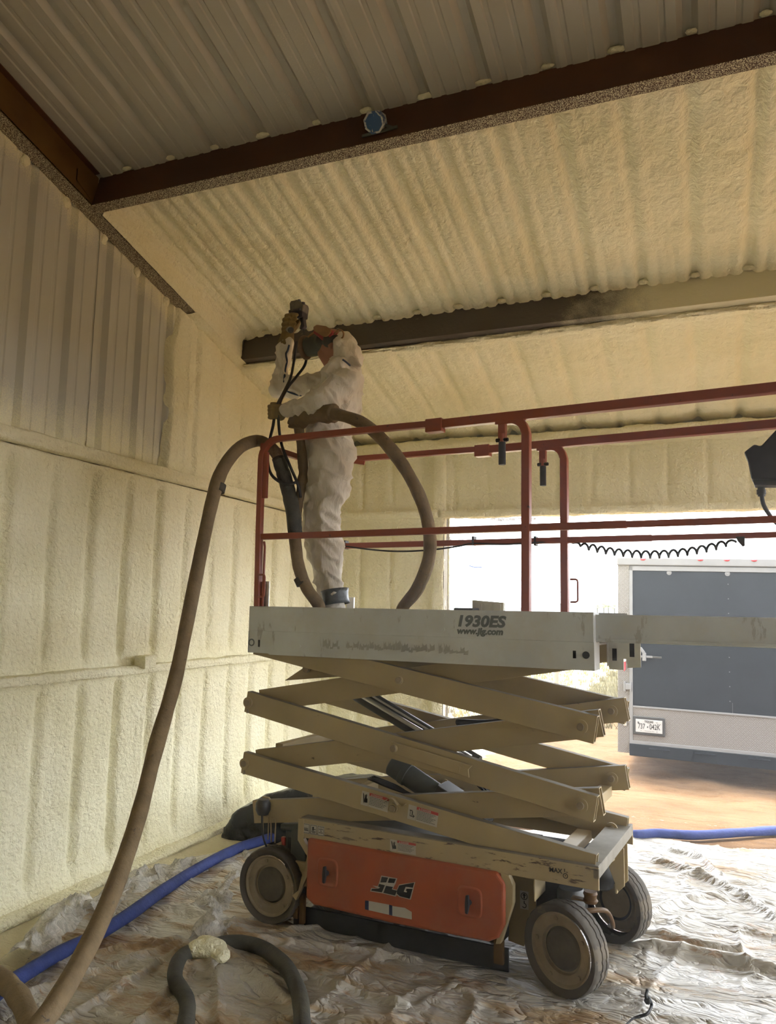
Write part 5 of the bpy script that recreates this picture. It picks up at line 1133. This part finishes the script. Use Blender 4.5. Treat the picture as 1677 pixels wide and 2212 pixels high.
# ------------------------------------------------------------------ field beyond
rs = random.Random(3)
def tuft(mb, x, y, z, h, n, spread, w=.012):
    for _ in range(n):
        a = rs.random()*2*PI; hx = math.cos(a)*spread*rs.random(); hy = math.sin(a)*spread*rs.random(); H_ = h*(.5+.6*rs.random()); bx_, by_ = x+hx*.3, y+hy*.3
        mb.add([(bx_-w, by_, z), (bx_+w, by_, z), (bx_+hx, by_+hy, z+H_)], [(0, 1, 2)])
M['straw'] = simple('dry_grass_blades', (.16, .137, .072), .9, 0, .35, 1.5)
m = MB(); m.open = True
for _ in range(2600):
    y = 13.4+22*rs.random()**1.5; x = -6.4+ (7.5+.2*(y-13))*rs.random()-.22*(y-13); tuft(m, x, y, -.30, .16+.14*rs.random(), 5, .10+.1*rs.random(), .006+.0006*(y-10))
o = m.build('dry_grass', M['straw'], None); tag(o, 'dry straw coloured grass tufts in the field behind the trailer', 'grass', kind='stuff')
c = gz(1203, 1492, -.27); m = MB(); m.tube([(c[0], c[1], -.4), (c[0], c[1], .7)], [.06, .055], 10); o = m.build('fence_post', simple('weathered_post', (.20, .14, .11), .9), None, auto=40); tag(o, 'weathered wooden fence post standing in the dry grass', 'post')
M['leaf'] = simple('grey_green_leaves', (.16, .19, .12), .9, 0, .4, 2)
for k, (u, v, hp) in enumerate(((1291, 1322, 10), (1305, 1322, 13), (1315, 1322, 12), (1328, 1322, 11))):
    d = 150.0; c = gd(u, v-3, d); rr = hp*d/F*.6; t_ = empty('tree', (c[0], c[1], -.8)); tag(t_, ['leftmost and smallest of the four distant trees left of the trailer', 'second distant tree from the left on the horizon, the tallest', 'third distant tree from the left on the horizon', 'distant tree on the horizon nearest the trailer corner'][k], 'tree', 'trees on the horizon')
    m = MB()
    for _ in range(16):
        a = np.array([rs.gauss(0, .45)*rr, rs.gauss(0, .4)*rr, c[2]+.8+rr*1.3+rs.gauss(0, .35)*rr]); m.ell(a, (rr*.28, rr*.28, rr*.22), 7, 5)
    m.build('crown', M['leaf'], t_); m = MB(); m.cyl((0, 0, 0), (0, 0, c[2]+.8+rr), .12, 6); m.build('trunk', M['steel_dark'], t_)
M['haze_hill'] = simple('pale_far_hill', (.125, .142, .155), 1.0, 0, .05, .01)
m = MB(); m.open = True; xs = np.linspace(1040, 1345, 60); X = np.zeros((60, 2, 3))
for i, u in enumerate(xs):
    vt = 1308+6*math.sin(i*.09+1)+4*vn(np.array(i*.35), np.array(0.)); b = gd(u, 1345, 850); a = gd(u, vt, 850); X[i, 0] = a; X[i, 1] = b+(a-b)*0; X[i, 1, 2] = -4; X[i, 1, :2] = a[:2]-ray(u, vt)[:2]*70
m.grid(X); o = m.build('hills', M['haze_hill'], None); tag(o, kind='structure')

# ------------------------------------------------------------------ spray mist in the shed, mostly there to stand in for lens glare
hm = bpy.data.materials.new('mist_for_glare'); hm.use_nodes = True; nt = hm.node_tree; nt.nodes.remove(nt.nodes['Principled BSDF'])
vs = nt.nodes.new('ShaderNodeVolumeScatter'); vs.inputs['Color'].default_value = (.96, .98, 1, 1); vs.inputs['Density'].default_value = .013; vs.inputs['Anisotropy'].default_value = .72
nt.links.new(vs.outputs[0], nt.nodes['Material Output'].inputs['Volume'])
hz = MB().box((-3.2, .9, .15), (4.5, 6.45, 3.0)).build('mist', hm, None); tag(hz, 'thin foam mist in the shed, mostly standing in for lens glare', 'mist', kind='stuff')
